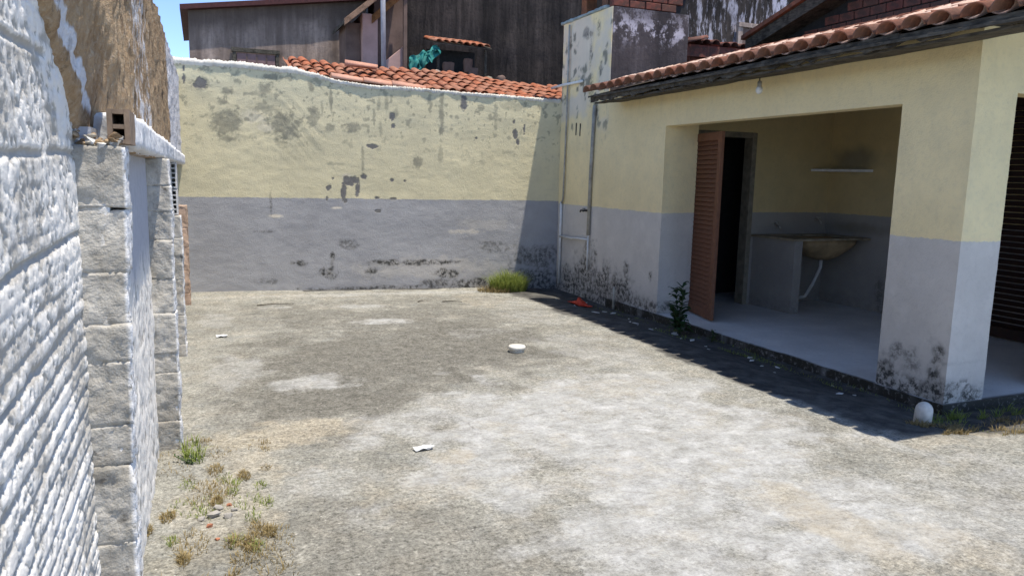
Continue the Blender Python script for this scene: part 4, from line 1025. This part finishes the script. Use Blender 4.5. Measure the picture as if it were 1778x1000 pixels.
# ------------------------------------------------------------------ small things in the yard
lid = thing('round_cap', (2.56, 6.02, 0), 'round white plastic drain cap standing on the concrete', 'cap')
zg = float(ground_z(np.array(2.56), np.array(6.02)))
link('base', MB().lathe((2.56, 6.02, zg - .004), [(.060, 0), (.066, .004), (.068, .026), (.060, .030)], 28).mesh('base', True), M_CREAM if False else mat_plain('cream_plastic', (.52, .49, .41), .55, .15), lid)
link('cover', MB().lathe((2.56, 6.02, zg + .026), [(.070, 0), (.076, .004), (.077, .024), (.072, .032), (.03, .034)], 28).mesh('cover', True), mat_plain('ivory_plastic', (.66, .63, .55), .5, .12), lid)
def sheet(name, c, w, h, ang, label, mat=M_PAPER):
    u, v = np.meshgrid(np.linspace(-.5, .5, 12), np.linspace(-.5, .5, 8), indexing='ij')
    a = math.radians(ang); X = c[0] + u * w * math.cos(a) - v * h * math.sin(a); Y = c[1] + u * w * math.sin(a) + v * h * math.cos(a)
    Z = float(ground_z(np.array(c[0]), np.array(c[1]))) + .010 + .010 * np.sin(u * 5 + v * 2) ** 2 + .012 * np.clip(u - .2, 0, 1)
    tag(link(name, grid_mesh(name, np.stack([X, Y, Z], -1), back=(0, 0, -.003)), mat), label, 'paper')
sheet('paper_scrap', (1.12, 3.96), .115, .05, 8, 'white strip of paper lying mid yard on the concrete')
sheet('paper_scrap', (.13, 7.38), .10, .06, 3, 'small white paper scrap on the concrete near the left pilasters')
def stub():
    c = Vector((4.45, 3.44, float(ground_z(np.array(4.45), np.array(3.44))) - .01)); t = Vector((.06, -.02, 1)).normalized()
    pts = [c, c + t * .10, c + t * .125, c + t * .145, c + t * .158, c + t * .163]
    tag(link('pipe_stub', MB().tube(pts, [.056, .056, .052, .040, .022, .006], 20).mesh('pipe_stub', True), mat_plain('chalky_white_plastic', (.60, .57, .51), .65, .25, 14, .3)), 'white dome capped pipe stub leaning by the pillar base', 'pipe')
stub()
def rag():
    u, v = np.meshgrid(np.linspace(-1, 1, 26), np.linspace(-1, 1, 18), indexing='ij')
    r = np.sqrt(u * u + v * v); X = 4.50 + .085 * u * (1 + .4 * np.sin(v * 5)) + .03 * np.sin(v * 4); Y = 8.55 + .15 * v * (1 + .3 * np.sin(u * 4))
    Z = ground_z(X, Y) + .012 + .075 * np.clip(1 - r, 0, 1) * (.4 + 1.2 * fbm(u, v, 3, 4, 5)) + .02 * fbm(u, v, 6, 2, 6)
    tag(link('plastic_bag', grid_mesh('plastic_bag', np.stack([X, Y, Z], -1), back=(0, 0, -.006)), M_RED), 'crumpled red plastic bag on the ground under the corner pipes', 'bag')
rag()

# vegetation: blades and leaves
def blades(m, cx, cy, rx, ry, n, h0, h1, w, rr, lean_=.5, zf=None):
    for i in range(n):
        a = rr.random() * 2 * math.pi; q = math.sqrt(rr.random()); x = cx + rx * q * math.cos(a); y = cy + ry * q * math.sin(a)
        z = float(zf) if zf is not None else float(ground_z(np.array(x), np.array(y))) - .004
        h = (h0 + (h1 - h0) * rr.random()) * (1.15 - .5 * q); d = rr.random() * 2 * math.pi
        dx = math.cos(d) * h * lean_ * rr.random() + .35 * h * q * math.cos(a); dy = math.sin(d) * h * lean_ * rr.random() + .35 * h * q * math.sin(a)
        px, py = -math.sin(d) * w, math.cos(d) * w
        b = len(m.v)
        m.v += [(x - px, y - py, z), (x + px, y + py, z), (x + dx * .4 + px * .8, y + dy * .4 + py * .8, z + h * .6), (x + dx * .4 - px * .8, y + dy * .4 - py * .8, z + h * .6), (x + dx, y + dy, z + h * (.95 - .2 * rr.random()))]
        m.f += [(b, b + 1, b + 2, b + 3), (b + 3, b + 2, b + 4)]
rr = random.Random(31)
tuft = thing('grass_tuft', (3.95, 9.75, 0), 'bright green grass tuft at the foot of the back wall', 'grass')
m = MB(); blades(m, 3.98, 9.72, .26, .16, 1700, .14, .40, .0035, rr, .8); link('green_blades', m.mesh('green_blades'), M_GRASS, tuft)
m = MB(); blades(m, 3.82, 9.70, .30, .18, 700, .05, .14, .0035, rr, 1.0); link('dry_blades', m.mesh('dry_blades'), M_DRY, tuft)
def leafy(name, c, h, n, L, label, seed, stems=1):
    r2 = random.Random(seed); t = thing(name, c, label, 'plant'); st = MB(); lf = MB()
    for s in range(stems):
        a = r2.random() * 6.28; tip = Vector((c[0] + .10 * math.cos(a) * (s > 0), c[1] + .10 * math.sin(a) * (s > 0), c[2] + h * (1 - .25 * s * r2.random()))); b = Vector(c)
        pts = [b.lerp(tip, k / 5) + Vector((.012 * (r2.random() - .5), .012 * (r2.random() - .5), 0)) for k in range(6)]
        st.tube(pts, [.007 - .0009 * k for k in range(6)], 6)
        for i in range(n):
            f = .10 + .9 * i / n; p = b.lerp(tip, f); d = r2.random() * 6.28; el = .35 + .7 * f * r2.random(); ll = L * (.65 + .5 * r2.random()) * (1.15 - .45 * f)
            ax = Vector((math.cos(d) * math.cos(el), math.sin(d) * math.cos(el), math.sin(el))); sd = Vector((-math.sin(d), math.cos(d), 0)); w = ll * .17
            dr = Vector((0, 0, -1)); base = len(lf.v)
            q = [p, p + ax * ll * .35 + sd * w, p + ax * ll * .35 - sd * w, p + ax * ll * .7 + sd * w * .8 + dr * ll * .10, p + ax * ll * .7 - sd * w * .8 + dr * ll * .10, p + ax * ll * .96 + dr * ll * .32]
            lf.v += [tuple(x) for x in q]; lf.f += [(base, base + 1, base + 2), (base + 1, base + 3, base + 4, base + 2), (base + 3, base + 5, base + 4)]
    link('stem', st.mesh('stem', True), M_STEM, t); link('foliage', lf.mesh('foliage'), M_LEAF, t)
leafy('leafy_weed', (4.66, 6.53, -.07), .55, 46, .17, 'tall dark leafy weed growing beside the porch step and door', 5, 3)
leafy('leafy_weed', (4.76, 6.12, -.07), .13, 12, .07, 'tiny dark weed at the porch edge right of the tall weed', 8, 2)
leafy('leafy_weed', (-.10, 4.15, -.0), .05, 9, .03, 'low green weed at the foot of the second left pilaster', 12, 2)
def ground_cover(name, specs, label):
    for (mat, lst, lb) in specs:
        m = MB()
        for (cx, cy, rx, ry, n, h0, h1, w) in lst:
            k = 14
            for i in range(k):
                q = rr.random() ** 2; blades(m, cx + rx * 1.3 * rr.uniform(-1, 1), cy + ry * 1.2 * rr.uniform(-1, 1), rx * (.12 + .35 * q), ry * (.12 + .3 * q), n // k, h0, h1, w, rr=rr, lean_=1.3)
        o = link(name, m.mesh(name), mat); tag(o, lb, 'grass', kind='stuff')
ground_cover('weeds', [
    (M_DRY, [(-.02, 3.55, .20, .45, 2600, .012, .04, .0018), (.0, 4.2, .25, .3, 700, .01, .03, .0018), (4.62, 3.28, .28, .10, 700, .02, .06, .0025), (5.2, 3.2, .5, .12, 700, .02, .09, .0025), (.02, 3.05, .2, .25, 500, .02, .05, .002)], 'dry straw coloured weeds along the wall feet'),
    (M_GRASS, [(.02, 3.5, .2, .4, 900, .012, .04, .0018), (4.74, 5.0, .08, 1.3, 600, .01, .05, .0022), (4.70, 3.50, .2, .06, 200, .02, .07, .0025), (5.15, 3.46, .35, .06, 260, .03, .11, .0025), (4.75, 7.6, .08, .8, 250, .01, .04, .002), (-.1, 4.3, .05, .12, 120, .04, .12, .003), (4.6, 6.5, .12, .25, 200, .01, .05, .002)], 'green weeds along the porch step and wall feet')], '')
M_STONE = mat_plain('grey_rubble', (.30, .28, .25), .9, .25, 20, .5)
M_ORB = mat_plain('orange_brick_chip', (.36, .15, .085), .9, .2, 20, .4)
rub = [(.0, 3.46, .026, M_STONE, 'largest grey rubble lump among the dry weeds by the left wall'), (.06, 3.43, .018, M_STONE, 'grey rubble lump right of the largest in the weeds'), (-.05, 3.44, .015, M_STONE, 'small grey rubble lump left of the largest in the weeds'), (.02, 3.53, .018, M_STONE, 'grey rubble lump behind the largest in the weeds'),
       (.09, 3.49, .013, M_STONE, 'rightmost small rubble lump in the weed pile'), (-.02, 3.36, .014, M_ORB, 'bright orange brick chip in front of the rubble'), (.01, 3.22, .009, M_ORB, 'tiny orange brick chip nearest the camera in the weeds'), (.07, 3.55, .010, M_ORB, 'small orange brick chip behind the rubble')]
for i, (x, y, s, mt, lb) in enumerate(rub):
    z = float(ground_z(np.array(x), np.array(y)))
    tag(link('rubble_chunk', hull('rubble_chunk', (x, y, z + s * .5), (s * 1.4, s * 1.1, s * .9), 33 + i), mt), lb, 'rubble', 'rubble in the weeds')
fl = MB().add([(0, 0, 0), (.05, .008, .004), (.062, .03, .007), (.02, .042, .004), (0, 0, .007), (.05, .008, .012), (.062, .03, .014), (.02, .042, .011)], [(3, 2, 1, 0), (4, 5, 6, 7), (0, 1, 5, 4), (1, 2, 6, 5), (2, 3, 7, 6), (3, 0, 4, 7)]).mesh('plaster_flake'); fl.materials.append(M_PVC)
for i in range(26):
    y = 4.0 + 5.0 * rr.random(); x = 4.35 + .35 * rr.random()
    o = bpy.data.objects.new('plaster_flake', fl); COL.objects.link(o); o.location = (x, y, float(ground_z(np.array(x), np.array(y)))); o.rotation_euler = (0, 0, rr.random() * 6.28); s = .4 + 1.0 * rr.random() ** 2; o.scale = (s, s, s)
    tag(o, 'pale plaster flake in the shaded gutter beside the porch', 'flake', 'plaster flakes in the shade')
for i, (x, y, a, L, lb) in enumerate([(.55, 9.05, .05, .42, 'thin dark twig lying on the concrete near the back left corner'), (2.75, 8.9, -.4, .25, 'short dark twig on the concrete before the grass tuft'), (2.45, 8.95, .5, .1, 'tiny dark stick left of the short twig')]):
    z = float(ground_z(np.array(x), np.array(y))) + .008
    tag(link('twig', MB().tube([(x, y, z), (x + L * .5 * math.cos(a), y + L * .5 * math.sin(a) + .01, z + .006), (x + L * math.cos(a), y + L * math.sin(a), z)], [.007, .006, .003], 6).mesh('twig', True), M_ROT), lb, 'twig')
